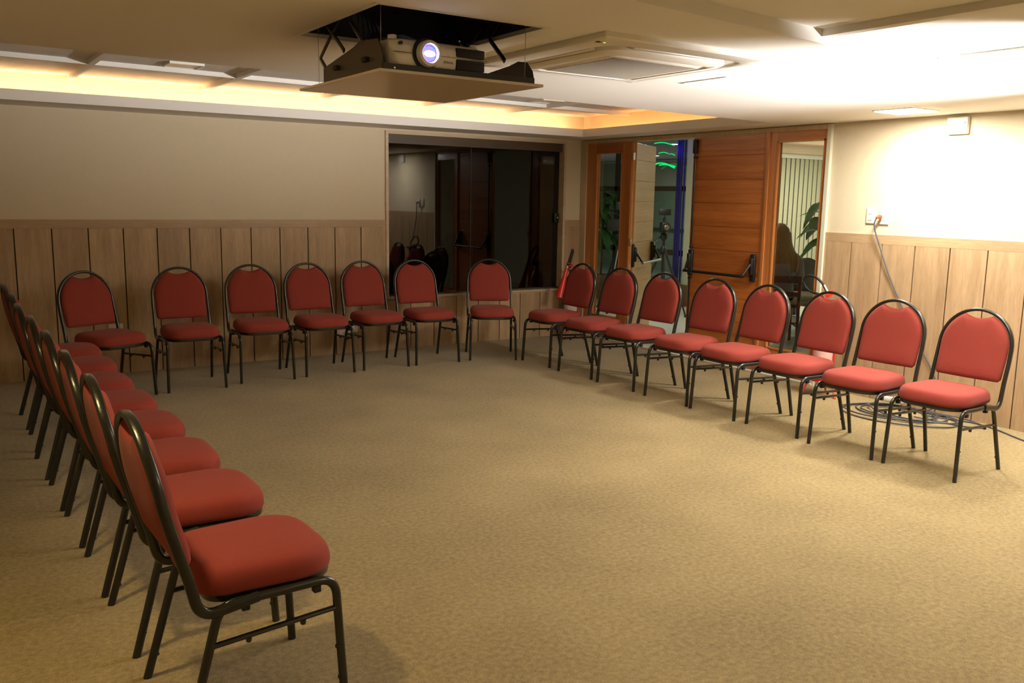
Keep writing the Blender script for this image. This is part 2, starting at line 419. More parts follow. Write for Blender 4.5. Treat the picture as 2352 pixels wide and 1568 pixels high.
# ------------------------------------------------------------------ door front: trim, frame, side glass, leaves
b = BM()
box(b, -.012, .14, -.092, 0.0, 0, 2.118)             # pale reveal board in the corner
struct('trim_7', b, 'maple', smooth=0)
b = BM(); box(b, -.020, .14, DY-.012, DY+.022, 0, 2.118); struct('trim_8', b, 'cream', smooth=0)
b = BM(); box(b, -.012, .14, DY+.022, -.092, 2.082, 2.118); struct('trim_9', b, 'maple', smooth=0)
b = BM(); bbox(b, -.035, .16, DY, -.01, 0.0, .018, .003); struct('trim_10', b, 'cream', smooth=0)

def side_light(name, y0, y1, g0, g1, z0, z1):
    r = bpy.data.objects.new(name, None); C.objects.link(r); r['kind'] = 'structure'
    b = BM(); box(b, 0, .06, g1, y1, .018, 2.082); box(b, 0, .06, y0, g0, .018, 2.082); obj('stile', b, 'frame', r, 0)
    b = BM(); box(b, .001, .059, g0, g1, .018, z0); box(b, .001, .059, g0, g1, z1, 2.082); obj('rail', b, 'framey', r, 0)
    b = BM(); e = .012
    for (ya, yb, za, zb) in ((g0, g0+e, z0, z1), (g1-e, g1, z0, z1), (g0, g1, z0, z0+e), (g0, g1, z1-e, z1)): box(b, -.004, .05, ya, yb, za, zb)
    obj('glazing_bead', b, 'frame', r, 0)
    b = BM(); box(b, .024, .030, g0+e, g1-e, z0+e, z1-e); obj('pane', b, 'glass', r, 0)
    return r
side_light('window_2', -.80, -.094, -.672, -.245, .245, 1.985)
side_light('window_3', DY+.024, -2.545, -3.155, -2.675, .24, 2.005)
b = BM(); box(b, -.012, .0, -2.60, -2.575, .018, 2.08); struct('trim_11', b, 'frame', smooth=0)
b = BM(); box(b, -.012, 0.0, -.825, -.80, .018, 2.08); box(b, 0, .06, -.822, -.80, .018, 2.08); struct('trim_12', b, 'frame', smooth=0)

def leaf(name, wmat, W=.845, bar_mat='blackm', rods=False):
    """door leaf in local axes: hinge at y=0, leaf runs to y=-W, room face at x=0"""
    r = bpy.data.objects.new(name, None); C.objects.link(r); r['kind'] = 'structure'
    b = BM(); z = .02; box(b, .006, .040, -W, 0, .02, 2.075)
    zs = [.02, .207, .419, .631, .843, 1.055, 1.267, 1.479, 1.691, 1.903, 2.075]
    for a, c in zip(zs, zs[1:]): bbox(b, 0, .008, -W+.001, -.001, a+.002, c-.002, .0025, 1)
    obj('leaf_panel', b, wmat, r, 0)
    # panic hardware on the room face
    for k, y in enumerate((-.045, -W+.045)):
        b = BM(); bbox(b, -.032, 0, y-.028, y+.028, .80, 1.045, .012, 3)
        bbox(b, -.055, -.02, y-.020, y+.020, .86, 1.01, .012, 3)
        obj('bracket', b, 'blackm', r)
        b = BM(); tube(b, [(-.045, y, .96), (-.115, y+(.03 if k else -.03), .85)], .012, 8); obj('lever_arm', b, 'blackm', r)
    b = BM(); tube(b, [(-.115, -.06, .848), (-.115, -W+.06, .848)], .014, 12); obj('push_bar', b, bar_mat, r)
    if rods:
        y = -W+.045
        b = BM(); tube(b, [(-.018, y, 1.05), (-.018, y, 1.95)], .008, 8); tube(b, [(-.018, y, .80), (-.018, y, .06)], .008, 8); obj('bolt_rod', b, 'blackm', r)
        b = BM(); bbox(b, -.04, 0, y-.022, y+.022, 1.93, 2.06, .01, 2); bbox(b, -.03, 0, y-.016, y+.016, 1.885, 1.905, .004, 2); bbox(b, -.03, 0, y-.016, y+.016, 1.06, 1.08, .004, 2); bbox(b, -.03, 0, y-.016, y+.016, .765, .785, .004, 2)
        obj('bolt_case', b, 'black', r)
    for z in (() if rods else (.22, 1.03, 1.895)):
        b = BM(); bbox(b, -.006, .006, -.030, .034, z, z+.075, .002, 1); tube(b, [(-.008, .004, z), (-.008, .004, z+.075)], .007, 8); obj('hinge', b, 'chrome', r)
    return r
d1 = leaf('door_1', 'door', .855, 'blackm', True)
# right leaf is shut: hinge on the post at y=-2.545, so mirror by half turn keeps the room face outwards
for ch in d1.children:
    for v in ch.data.vertices: v.co.y = -v.co.y
    ch.data.flip_normals()
d1.location = (.004, -2.54, 0)
d2 = leaf('door_2', 'doorlit', .845, 'steel', False)
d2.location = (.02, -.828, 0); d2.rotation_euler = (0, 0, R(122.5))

# ------------------------------------------------------------------ corridor beyond the doors
b = BM(); box(b, .012, 8.2, -6, 9.0, -.06, -.001); struct('floor_corridor', b, 'tile_grey')
b = BM(); box(b, .2, 8.2, -6, 9.0, 2.36, 2.42); struct('ceiling_corridor', b, 'ceiling', smooth=0)
b = BM(); box(b, 7.4, 7.5, 1.2, 9.0, 0, 2.36); box(b, 7.4, 7.5, -6, 1.2, 0, 2.36); box(b, .2, 8.2, 8.9, 9.0, 0, 2.36); box(b, .2, 7.5, -5.2, -5.1, 0, 2.36); struct('wall_corridor', b, 'cream', smooth=0)
b = BM(); box(b, .2, .24, .2, 8.9, 0, 2.36); struct('wall_corridor_side', b, 'cream', smooth=0)
b = BM(); box(b, 3.14, 7.4, 1.25, 1.45, 0, 2.36); struct('wall_blind_side', b, 'cream', smooth=0)
b = BM(); box(b, 3.0, 3.13, 1.235, 1.46, 0, 2.36); struct('column', b, 'cream', smooth=0)
b = BM(); box(b, 2.985, 3.145, 1.22, 1.475, 0, .30); struct('baseboard_column', b, 'pot', smooth=0)
b = BM(); box(b, 3.2, 7.4, 1.05, 1.25, 2.215, 2.36); struct('trim_13', b, 'peach', smooth=0)
t = thing('vertical_blind', 'cream vertical slat blind hanging on the corridor wall behind the seated person', 'blind', (0, 0, 0))
b = BM(); box(b, 3.3, 7.3, 1.17, 1.22, 2.15, 2.214); obj('head_rail', b, 'white', t, 0)
b = BM(); x = 3.32
while x < 7.2:
    box(b, 0, .112, -.0015, .0015, .08, 2.15, Matrix.Translation((x, 1.195, 0)) @ Matrix.Rotation(R(10), 4, 'Z')); x += .105
obj('slats', b, 'blind', t, 0)

# glazed partition with brown bars, x = 3.1
t = bpy.data.objects.new('window_4', None); C.objects.link(t); t['kind'] = 'structure'
b = BM()
box(b, 3.05, 3.11, 1.46, 5.6, 1.63, 1.70); box(b, 3.05, 3.11, 1.46, 5.6, .70, .78); box(b, 3.05, 3.11, 1.46, 5.6, 0, .06)
for y in (1.48, 3.05, 5.5): box(b, 3.05, 3.11, y-.03, y+.03, 0, 2.36)
obj('mullion', b, 'brownframe', t, 0)
b = BM(); box(b, 3.077, 3.083, 1.5, 5.5, .06, 1.63); obj('pane', b, 'darkpane', t, 0)
b = BM(); box(b, 3.077, 3.083, 1.5, 5.5, 1.70, 2.36); obj('pane', b, 'glass', t, 0)
t = thing('vertical_blind', 'grey vertical slat blind at the far end of the corridor above the plant', 'blind', (0, 0, 0))
b = BM(); y = 3.6
while y < 8.6:
    box(b, -.0015, .0015, 0, .115, .9, 2.3, Matrix.Translation((7.30, y, 0)) @ Matrix.Rotation(R(12), 4, 'Z')); y += .12
obj('slats', b, 'blind', t, 0)
b = BM(); box(b, 7.28, 7.33, 3.6, 8.6, 2.3, 2.35); obj('head_rail', b, 'white', t, 0)
b = BM()
for i in range(7): tube(b, [(3.0+.02*math.sin(i*1.9), 1.50+i*.021, .02), (3.0+.02*math.sin(i*1.9), 1.50+i*.021, 2.34)], .013, 8)
tag(obj('curtain', b, 'blueglow'), 'narrow dark curtain glowing blue beside the cream column in the corridor', 'curtain')
t = thing('green_streaks', 'green streaks of laser light on the corridor glass, shaped as glowing tubes', 'light streak', (2.95, 1.9, 0))  # glowing tubes stand in for green laser streaks reflected in the glass
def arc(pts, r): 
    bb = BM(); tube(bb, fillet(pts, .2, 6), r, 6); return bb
obj('streak_tube', arc([(0, .30, 1.96), (0, .12, 2.035), (0, -.06, 2.02), (0, -.24, 1.955)], .011), 'greenl', t)
obj('streak_tube', arc([(.02, .10, 2.0), (.02, -.05, 2.01), (.02, -.24, 1.975)], .008), 'greenl', t)
obj('streak_tube', arc([(0, .10, 2.17), (0, .0, 2.185), (0, -.10, 2.16)], .005), 'greenl', t)
obj('streak_tube', arc([(0, -.12, 2.15), (0, -.17, 2.155), (0, -.24, 2.13)], .005), 'greenl', t)
obj('streak_tube', arc([(0, .2, 2.315), (0, .02, 2.325), (0, -.22, 2.27)], .007), 'greenl', t)
def downlight(x, y, z, label):
    t = thing('downlight', label, 'downlight', (x, y, z))
    b = BM(); lathe(b, [(.075, 0), (.075, -.006), (.06, -.008)], seg=24); obj('trim_ring', b, 'white', t)
    b = BM(); lathe(b, [(.058, -.0085), (.05, -.012)], seg=24); obj('lens', b, 'downl', t)
downlight(3.72, 2.5, 2.36, 'small round white downlight lit in the corridor ceiling seen past the open door')

# tripods with cameras
def tripod(name, label, loc, rz, h, kind):
    t = thing(name, label, 'camera tripod', loc, rz)
    for k in range(3):
        a = 2*PI*k/3+.3; b = BM(); c, s = math.cos(a), math.sin(a)
        tube(b, [(.03*c, .03*s, h-.28), (.20*c, .20*s, h*.42)], .016, 8); tube(b, [(.19*c, .19*s, h*.45), (.40*c, .40*s, .012)], .011, 8)
        lathe(b, [(.018, 0), (.018, .02)], (.40*c, .40*s, 0), seg=10); obj('leg', b, 'blackm', t)
    b = BM(); tube(b, [(0, 0, h*.38), (0, 0, h-.12)], .018, 10); lathe(b, [(.04, h-.30), (.045, h-.26), (.03, h-.22)]); obj('centre_column', b, 'black', t)
    b = BM(); lathe(b, [(.035, h-.14), (.05, h-.11), (.05, h-.07), (.03, h-.05)]); bbox(b, -.05, .05, -.04, .04, h-.05, h-.03, .004); tube(b, [(-.02, .03, h-.08), (-.26, .06, h-.22)], .009, 8); obj('head', b, 'black', t)
    b = BM()
    for k in range(3):
        a = 2*PI*k/3+.3; tube(b, [(0, 0, h*.40), (.19*math.cos(a), .19*math.sin(a), h*.46)], .006, 6)
    obj('spreader', b, 'blackm', t)
    return t
def camcorder(label, loc, rz, s=1.):
    t = thing('video_camera', label, 'camera', loc, rz); t.scale = (s, s, s)
    b = BM(); bbox(b, -.12, .12, -.05, .05, .0, .12, .015, 3); obj('body', b, 'black', t)
    b = BM(); lathe(b, [(.04, .11), (.042, .16), (.05, .20), (.05, .23)], (0, 0, .06), 'X'); obj('lens', b, 'black', t)
    b = BM(); lathe(b, [(.035, .2302), (.02, .2330)], (0, 0, .06), 'X'); obj('front_glass', b, 'chrome', t)
    b = BM(); tube(b, fillet([(-.08, 0, .115), (-.08, 0, .17), (.08, 0, .17), (.08, 0, .115)], .02), .01, 8); obj('handle', b, 'black', t)
    b = BM(); tube(b, [(0, 0, .17), (0, 0, .21)], .008, 8); bbox(b, -.02, .02, -.075, .075, .21, .29, .006); obj('monitor', b, 'black', t)
    b = BM(); bbox(b, -.05, .04, .05, .068, .02, .10, .004); obj('side_screen', b, 'black', t)
    return t
tripod('camera_tripod', 'black tripod carrying a camera in the corridor beyond the open door', (2.05, .85, 0), .4, 1.12, 0)
camcorder('black camera with small top monitor on the tripod beyond the open door', (2.05, .85, 1.093), R(-125), 1.0)
tripod('camera_tripod', 'black tripod seen through the narrow glass beside the open door', (1.75, 1.40, 0), 1.3, 1.10, 0)
camcorder('bulky black video camera seen through the narrow glass beside the open door', (1.75, 1.40, 1.073), R(-60), 1.35)

# plants
def leaf_mesh(bm, base, direction, L, W, droop=.35, fold=.2):
    d = Vector(direction).normalized(); side = d.cross(Vector((0, 0, 1)))
    if side.length < .01: side = Vector((1, 0, 0))
    side.normalize(); base = Vector(base); N = 9; prev = None
    for i in range(N+1):
        t = i/N; w = W*math.sin(PI*min(1, .04+t*.98))**.7*.5*(1 if t < .97 else .2)
        p = base+d*L*t+Vector((0, 0, -droop*L*t*t))
        row = [bm.verts.new(p+side*w+Vector((0, 0, fold*w))), bm.verts.new(p), bm.verts.new(p-side*w+Vector((0, 0, fold*w)))]
        if prev:
            face(bm, [prev[0], prev[1], row[1], row[0]]); face(bm, [prev[1], prev[2], row[2], row[1]])
        prev = row
def plant(label, loc, h0, h1, n, L, W, potr=.16, poth=.34, seed=3):
    rnd = random.Random(seed)
    t = thing('potted_plant', label, 'plant', loc)
    b = BM(); lathe(b, [(potr*.75, 0), (potr, poth), (potr*1.06, poth), (potr*1.06, poth+.02), (potr*.9, poth+.02), (potr*.88, poth-.02)]); obj('pot', b, 'pot', t)
    b = BM(); tube(b, [(0, 0, poth-.03), (.02, .01, (h0+h1)/2), (0, 0, h1)], .016, 8); obj('stem', b, 'stem', t)
    b = BM()
    for i in range(n):
        a = i*2.4+rnd.uniform(-.3, .3); z = h0+(h1-h0)*i/n
        leaf_mesh(b, (0, 0, z), (math.cos(a), math.sin(a), rnd.uniform(-.2, .8)), L*rnd.uniform(.7, 1.1), W*rnd.uniform(.8, 1.1), rnd.uniform(.3, 1.1))
    o = obj('foliage', b, 'leaf', t)
    return t
plant('large leafy green plant behind the narrow glass by the corner', (2.55, 2.75, 0), .95, 1.65, 46, .36, .13, seed=5)
plant('green broad leaved plant at the edge of the wide glass panel beside the doors', (2.90, -1.00, 0), .98, 1.60, 22, .42, .15, .15, .50, seed=11)

# dark dining chair with the seated person
def dining_chair(label, loc, rz, mat='darkwood', seatmat='tan', backh=.74):
    t = thing('dining_chair', label, 'chair', loc, rz)
    for sx, sy in ((.19, .19), (.19, -.19), (-.19, .19), (-.19, -.19)):
        b = BM()
        if sx > 0: tube(b, [(sx, sy, 0), (sx, sy, .42)], .018, 8)
        else: tube(b, [(sx-.03, sy, 0), (sx, sy, .42), (sx-.02, sy, backh)], .018, 8)
        obj('leg', b, mat, t)
    b = BM(); bbox(b, -.20, .21, -.21, .21, .40, .43, .006); obj('seat_frame', b, mat, t)
    b = BM(); bbox(b, -.19, .205, -.20, .20, .43, .465, .015, 3); obj('seat', b, seatmat, t)
    b = BM(); bbox(b, -.235, -.205, -.20, .20, backh-.075, backh, .006); bbox(b, -.225, -.20, -.18, .18, backh-.22, backh-.17, .006); obj('backrest', b, mat, t)
    b = BM()
    for sy in (-.19, .19): tube(b, [(.19, sy, .20), (-.205, sy, .20)], .010, 8)
    tube(b, [(.19, -.19, .26), (.19, .19, .26)], .010, 8); tube(b, [(-.205, -.19, .24), (-.205, .19, .24)], .010, 8); obj('stretcher', b, mat, t)
    return t
PX, PY, PR = 1.53, -1.50, R(50)
dining_chair('dark wooden chair carrying the seated person in the corridor', (PX, PY, 0), PR)

def skinned(name, verts, edges, radii, mat, parent=None, sub=2, root=0):
    me = bpy.data.meshes.new(name); me.from_pydata(verts, edges, []); o = bpy.data.objects.new(name, me); C.objects.link(o)
    o.parent = parent; me.materials.append(M[mat])
    md = o.modifiers.new('Skin', 'SKIN'); md.use_smooth_shade = True
    for i, r in enumerate(radii):
        rr = r if isinstance(r, tuple) else (r, r)
        me.skin_vertices[0].data[i].radius = rr
        me.skin_vertices[0].data[i].use_root = (i == root)
    s = o.modifiers.new('Subsurf', 'SUBSURF'); s.levels = sub; s.render_levels = sub
    return o
per = thing('person', 'seated person with long blond hair and grey top seen from behind through the glass', 'person', (PX, PY, 0), PR)
V = []; E = []; RD = []
def jv(p, r, par=None):
    V.append(p); RD.append(r)
    if par is not None: E.append((par, len(V)-1))
    return len(V)-1
pel = jv((-.04, 0, .52), (.15, .12)); w = jv((-.05, 0, .66), (.13, .10), pel); ch = jv((-.03, 0, .84), (.15, .11), w); nk0 = jv((.0, 0, .96), (.07, .06), ch)
nk = jv((.03, 0, 1.03), .05, nk0); h1 = jv((.05, 0, 1.09), (.07, .075), nk); h2 = jv((.055, 0, 1.17), (.078, .09), h1); h3 = jv((.05, 0, 1.235), (.055, .06), h2)
for s in (1, -1):
    sh = jv((-.01, .17*s, .92), .052, ch); el = jv((.10, .23*s, .68), .040, sh); wr = jv((.32, .14*s, .66), .027, el); pm = jv((.39, .115*s, .655), (.034, .016), wr)
    for k, (dy, L) in enumerate(((-.03, .062), (-.01, .072), (.01, .068), (.03, .052))):
        f1 = jv((.43, .115*s+dy, .655), .0095, pm); f2 = jv((.43+L*.6, .115*s+dy*1.2, .648), .009, f1); jv((.43+L, .115*s+dy*1.25, .63), .008, f2)
    th = jv((.375, .115*s-.035*s, .655), .011, pm); jv((.40, .115*s-.06*s, .65), .009, th)
    hp = jv((.02, .10*s, .52), .085, pel); kn = jv((.42, .12*s, .50), .06, hp); an = jv((.42, .12*s, .09), .038, kn); jv((.54, .13*s, .035), (.04, .03), an)
skinned('body', V, E, RD, 'skin', per)
b = BM()
lathe(b, [(.0, 0)], seg=3) if False else None
def blob(bm, c, r, seg=20, rings=12, cut=None):
    t = bmesh.new(); bmesh.ops.create_uvsphere(t, u_segments=seg, v_segments=rings, radius=1)
    for v in t.verts: v.co = Vector((v.co.x*r[0]+c[0], v.co.y*r[1]+c[1], v.co.z*r[2]+c[2]))
    if cut: 
        for v in t.verts: v.co = cut(v.co)
    me = bpy.data.meshes.new('t'); t.to_mesh(me); t.free(); bm.from_mesh(me); bpy.data.meshes.remove(me)
b = BM()
blob(b, (.03, 0, 1.175), (.098, .098, .105))
rnd = random.Random(2)
for i in range(34):
    a = -PI/2+PI*i/33; y = math.sin(a)*.088; xx = .02-math.cos(a)*.088
    e = rnd.uniform(-.02, .02)
    tube(b, fillet([(xx, y, 1.18), (xx-.02, y*1.15, 1.04), (-.115-.02*math.cos(a)+abs(y)*.3, y*1.75+e, .90), (-.13+abs(y)*.3, y*1.5+e, .76+rnd.uniform(0, .07))], .06, 4), .022, 8, radii=None)
obj('hair', b, 'hair', per)
b = BM()
ring = []
prof = [(-.045, .155, .115, .50), (-.05, .152, .112, .60), (-.05, .150, .112, .72), (-.035, .175, .122, .84), (-.02, .19, .11, .92), (.0, .12, .08, .965), (.01, .065, .062, .985)]
for (cx, ry, rx, z) in prof: ring.append([b.verts.new((cx+rx*math.cos(2*PI*j/24), ry*math.sin(2*PI*j/24), z)) for j in range(24)])
for a_, c_ in zip(ring, ring[1:]):
    for j in range(24): face(b, [a_[j], a_[(j+1) % 24], c_[(j+1) % 24], c_[j]])
for s in (1, -1): tube(b, fillet([(-.01, .14*s, .92), (.0, .195*s, .88), (.10, .24*s, .68), (.24, .17*s, .665)], .05), .058, 12, radii=None)
obj('shirt', b, 'shirt', per)
b = BM(); 
for s in (1, -1): tube(b, fillet([(-.06, .08*s, .52), (.42, .12*s, .51), (.43, .12*s, .12)], .08), .085, 12)
obj('trousers', b, 'jeans', per)
b = BM()
for s in (1, -1): bbox(b, .36, .58, .12*s-.045, .12*s+.045, 0, .075, .02, 3)
obj('shoes', b, 'black', per)

# round-backed armchair, cabinet and wrought iron rack in the corridor
t = thing('armchair', 'grey green round backed armchair beside the seated person', 'chair', (2.45, -1.12, 0), R(215))
b = BM(); pts = [(-.22*math.cos(a)*1.0-.02, .25*math.sin(a), 0) for a in [R(x) for x in range(-80, 81, 10)]]
for z0, z1, hh in ((.44, .44, .40),):
    rows = []
    for k in range(9):
        u = k/8; row = []
        for (x, y, _) in pts: 
            top = .40*math.sqrt(max(0, 1-(y/.27)**2)); row.append(b.verts.new((x-.10*u, y, .44+top*u)))
        rows.append(row)
    for a_, c_ in zip(rows, rows[1:]):
        for j in range(len(pts)-1): face(b, [a_[j], a_[j+1], c_[j+1], c_[j]])
o = obj('backrest', b, 'pad', t); md = o.modifiers.new('Solid', 'SOLIDIFY'); md.thickness = .05
b = BM(); bbox(b, -.22, .24, -.25, .25, .36, .46, .03, 3); obj('seat', b, 'tan', t)
for sx in (-.18, .20):
    for sy in (-.2, .2): b = BM(); tube(b, [(sx*1.1, sy*1.1, 0), (sx, sy, .37)], .015, 8); obj('leg', b, 'blackm', t)
t = thing('wooden_cabinet', 'low brown wooden cabinet with a square dark opening beyond the seated person', 'cabinet', (3.30, -.45, 0))
b = BM(); bbox(b, 0, .40, -.30, .45, .18, .56, .005); obj('carcass', b, 'darkwood', t)
b = BM(); box(b, -.004, .0, -.02, .06, .34, .42); obj('opening', b, 'black', t, 0)  # flat black plate, the shade inside the hole put into its colour
for sx in (.03, .37):
    for sy in (-.27, .42): b = BM(); box(b, sx-.02, sx+.02, sy-.02, sy+.02, 0, .18); obj('leg', b, 'darkwood', t, 0)
t = thing('iron_rack', 'black wrought iron rack with scrollwork standing on the brown cabinet', 'rack', (3.45, -.45, .56))
b = BM()
for z in (.01, .12, .20): tube(b, [(-.10, -.28, z), (-.10, .42, z)], .008, 8)
for y in (-.28, .07, .42): tube(b, [(-.10, y, 0), (-.10, y, .20)], .008, 8); tube(b, [(-.10, y, .01), (.10, y, .01)], .008, 8)
obj('frame', b, 'blackm', t)
b = BM()
for i in range(6):
    y = -.26+i*.115; tube(b, fillet([(-.10, y, .12), (-.10, y+.06, .13), (-.10, y+.0, .19), (-.10, y+.08, .20)], .04, 5), .005, 6)
obj('scrollwork', b, 'blackm', t)

# ------------------------------------------------------------------ the banquet chairs
def xback(z):   # side profile of the back frame centre line
    P = [(.36, -.172), (.44, -.196), (.66, -.258), (.82, -.286), (.91, -.296)]
    for (z0, a), (z1, c) in zip(P, P[1:]):
        if z <= z1: return a+(c-a)*(z-z0)/(z1-z0)
    return P[-1][1]
def chair():
    t = thing('banquet_chair', '', 'chair')
    HW = .205                      # half width of the leg frames at the rail
    # cushion of the back : arch outline with a dip under the top tube
    A = []; rad = .1955; zc = .690; zb = .505; N = 84
    for i in range(N+1):
        a = PI*i/N; y = rad*math.cos(a); z = min(zc+.1975*math.sin(a), .850+3.2*y*y)
        A.append((y, z))
    left = [(-rad, zc-.06), (-rad+.002, zb+.06), (-rad+.004, zb+.014), (-rad+.018, zb)]; bot = [(-.09, zb-.001), (0, zb-.002), (.09, zb-.001)]
    right = [(rad-.018, zb), (rad-.004, zb+.014), (rad-.002, zb+.06), (rad, zc-.06)]
    out = A+left+bot+right; cz = .68
    b = BM(); n = len(out); front = []; back = []
    for s in (1, .992, .972, .93, .84, .6, .3):
        d = (1-s**9)**.5
        fr = []; bk = []
        for (y, z) in out:
            yy = y*s; zz = cz+(z-cz)*s; x0 = xback(zz)+.002
            fr.append(b.verts.new((x0+.006+.034*d, yy, zz)))
            bk.append(fr[-1] if s == 1 else b.verts.new((x0+.006-.026*d, yy, zz)))
        front.append(fr); back.append(bk)
    for rows, fl in ((front, 0), (back, 1)):
        for a, c in zip(rows, rows[1:]):
            for j in range(n): face(b, [a[j], a[(j+1) % n], c[(j+1) % n], c[j]])
        face(b, rows[-1])
    obj('backrest', b, 'fabric', t, 50)
    # back frame: flat oval tube, up one side, round the arch, down the other
    b = BM(); pts = []
    RH = .208
    def P(sy):
        o = fillet([(-.02, sy*(RH+.004), .388), (-.182, sy*(RH+.004), .364), (xback(.47), sy*(RH+.003), .47)], .055, 7)
        for z in (.51, .56, .62): o.append(Vector((xback(z), sy*(RH+.002), z)))
        return o
    L_ = P(1); arch = []
    for i in range(0, 25):
        a = PI*i/24; z = zc+.209*math.sin(a); arch.append(Vector((xback(z), RH*math.cos(a), z)))
    pts = L_+arch+P(-1)[::-1]
    # local frame so that the wide side of the tube faces sideways
    rings = []; seg = 12; np_ = len(pts)
    for i, p in enumerate(pts):
        tt = (pts[min(i+1, np_-1)]-pts[max(i-1, 0)]).normalized()
        side_v = Vector((1, 0, 0))-tt*tt.x
        if side_v.length < .2:
            side_v = Vector((0, 0, 1))-tt*tt.z
        side_v.normalize(); nn = tt.cross(side_v).normalized()
        rings.append([b.verts.new(p+side_v*.0155*math.copysign(abs(math.cos(2*PI*j/seg))**.7, math.cos(2*PI*j/seg))+nn*.0100*math.copysign(abs(math.sin(2*PI*j/seg))**.7, math.sin(2*PI*j/seg))) for j in range(seg)])
    for a, c in zip(rings, rings[1:]):
        best = min(range(seg), key=lambda k: (a[0].co-c[k].co).length)
        dirn = 1 if (a[1].co-c[(best+1) % seg].co).length < (a[1].co-c[(best-1) % seg].co).length else -1
        for j in range(seg):
            face(b, [a[j], a[(j+1) % seg], c[(best+dirn*(j+1)) % seg], c[(best+dirn*j) % seg]])
    face(b, rings[0]); face(b, rings[-1][::-1])
    obj('back_frame', b, 'chairm', t, 60)
    # seat cushion : rounded trapezoid
    def outline(fx, rx_, hwf, hwr, rf, rr):
        corners = [((fx, hwf), rf), ((fx, -hwf), rf), ((rx_, -hwr), rr), ((rx_, hwr), rr)]
        pl = []; m = len(corners)
        for i in range(m):
            (p, r_) = corners[i]; a = Vector(corners[i-1][0]); c = Vector(corners[(i+1) % m][0]); p = Vector(p)
            p0 = p+(a-p).normalized()*r_; p1 = p+(c-p).normalized()*r_
            for k in range(9):
                u = k/8; pl.append(p0*(1-u)**2+p*2*u*(1-u)+p1*u*u)
        # bow of the front edge
        res = []
        for i, q in enumerate(pl):
            q2 = q.copy()
            if q.x > fx-.02: q2.x += .012*(1-(q.y/hwf)**2)
            res.append(q2)
        return res
    ol = outline(.230, -.172, .210, .190, .135, .085); c0 = Vector((.03, 0))
    b = BM(); n = len(ol); rows = []
    for s, z in ((.955, .400), (.985, .403), (1.0, .414), (1.0, .426), (.990, .440), (.972, .452), (.94, .463), (.89, .471), (.80, .477), (.62, .482), (.3, .485)):
        rows.append([b.verts.new((c0.x+(q.x-c0.x)*s, q.y*s, z)) for q in ol])
    for a, c in zip(rows, rows[1:]):
        for j in range(n): face(b, [a[j], a[(j+1) % n], c[(j+1) % n], c[j]])
    face(b, rows[0]); face(b, rows[-1])
    obj('seat', b, 'fabric', t, 60)
    # metal rim under the cushion
    ol2 = outline(.226, -.150, .198, .180, .13, .07); b = BM()
    rows = []
    for s, z in ((.93, .378), (1., .380), (1.006, .390), (1., .4015), (.93, .403)): rows.append([b.verts.new((c0.x+(q.x-c0.x)*s, q.y*s, z)) for q in ol2])
    for a, c in zip(rows, rows[1:]):
        for j in range(n): face(b, [a[j], a[(j+1) % n], c[(j+1) % n], c[j]])
    face(b, rows[0]); face(b, rows[-1])
    obj('seat_rim', b, 'chairm', t)
    for sy in (1, -1):
        f = fillet([(.234, sy*.214, 0), (.213, sy*HW, .386), (.05, sy*HW, .384)], .055, 7)
        b = BM(); tube(b, f, .0135, 12, .0110, up=(0, 1, 0)); obj('leg', b, 'chairm', t)
        f = fillet([(-.234, sy*.220, 0), (-.126, sy*HW, .384), (.05, sy*HW, .384)], .05, 7)
        b = BM(); tube(b, f, .0135, 12, .0110, up=(0, 1, 0)); obj('leg', b, 'chairm', t)
        b = BM(); tube(b, [(.217, sy*.207, .292), (-.153, sy*.209, .272)], .009, 10, .008)
        for x in (.11, -.05): lathe(b, [(.007, -.014), (.009, -.008), (.009, 0)], (x, sy*.208, .275+x*.05), seg=10)
        obj('stretcher', b, 'chairm', t)
        for x in (.155, -.055):
            b = BM(); bbox(b, x-.010, x+.012, sy*.200-.011, sy*.200+.011, .352, .374, .002, 1); obj('stacking_pad', b, 'rubber', t)
        for (x0, x1, zz) in ((.222, .222, .17), (.229, .229, .07), (-.19, -.19, .17), (-.215, -.215, .075)):
            b = BM(); s_ = -1 if x0 > 0 else 1; lathe(b, [(.006, -.004), (.006, .006), (.003, .008)], (x0+s_*.010, sy*.213, zz), 'X', 8); obj('bumper', b, 'rubber', t)
    return t

proto = chair()
rows = []
Rc = [(-1.255, -1.31, -179.6), (-1.26, -1.885, -176.2), (-1.26, -2.427, -177.2), (-1.252, -3.003, -176.6), (-1.26, -3.505, -181.0), (-1.244, -4.025, -180.6), (-1.266, -4.552, -176.2), (-1.236, -5.06, -178.0)]
Rl = ['red chair beside the fire extinguisher in the corner, its backrest in shadow',
      'red chair in front of the narrow glass panel and the open door hinges',
      'red chair in front of the open doorway and the tripod',
      'red chair in front of the closed orange wood door, below its black bar',
      'red chair in front of the wooden post between closed door and wide glass panel',
      'red chair directly in front of the extinguisher with the bubble wrapped cylinder',
      'red chair with the wall cord passing behind its backrest, between extinguisher chair and end chair',
      'red chair at the end of the row by the right wall, nearest the loose cord']
for (x, y, a), l in zip(Rc, Rl): rows.append((x, y, a, l, 'red chairs in the row along the door wall'))
Bc = [(-5.0, -.845, -67), (-4.404, -.739, -90.8), (-3.824, -.675, -93.6), (-3.301, -.659, -89.3), (-2.771, -.631, -90.0), (-2.255, -.643, -92.7), (-1.633, -.765, -116.6)]
Bl = ['red chair turned at an angle in the back corner, white wall plate under its backrest',
      'red chair against the panelling, second from the left in the back row',
      'red chair against the panelling, third from the left in the back row',
      'red chair against the panelling, fourth in the back row, left of a socket plate',
      'red chair against the panelling just left of the dark window edge',
      'red chair overlapping the left half of the dark window, bright metal back frame',
      'red chair facing straight out below the middle of the dark window, apart from its neighbours']
for (x, y, a), l in zip(Bc, Bl): rows.append((x, y, a, l, 'red chairs in the row along the window wall'))
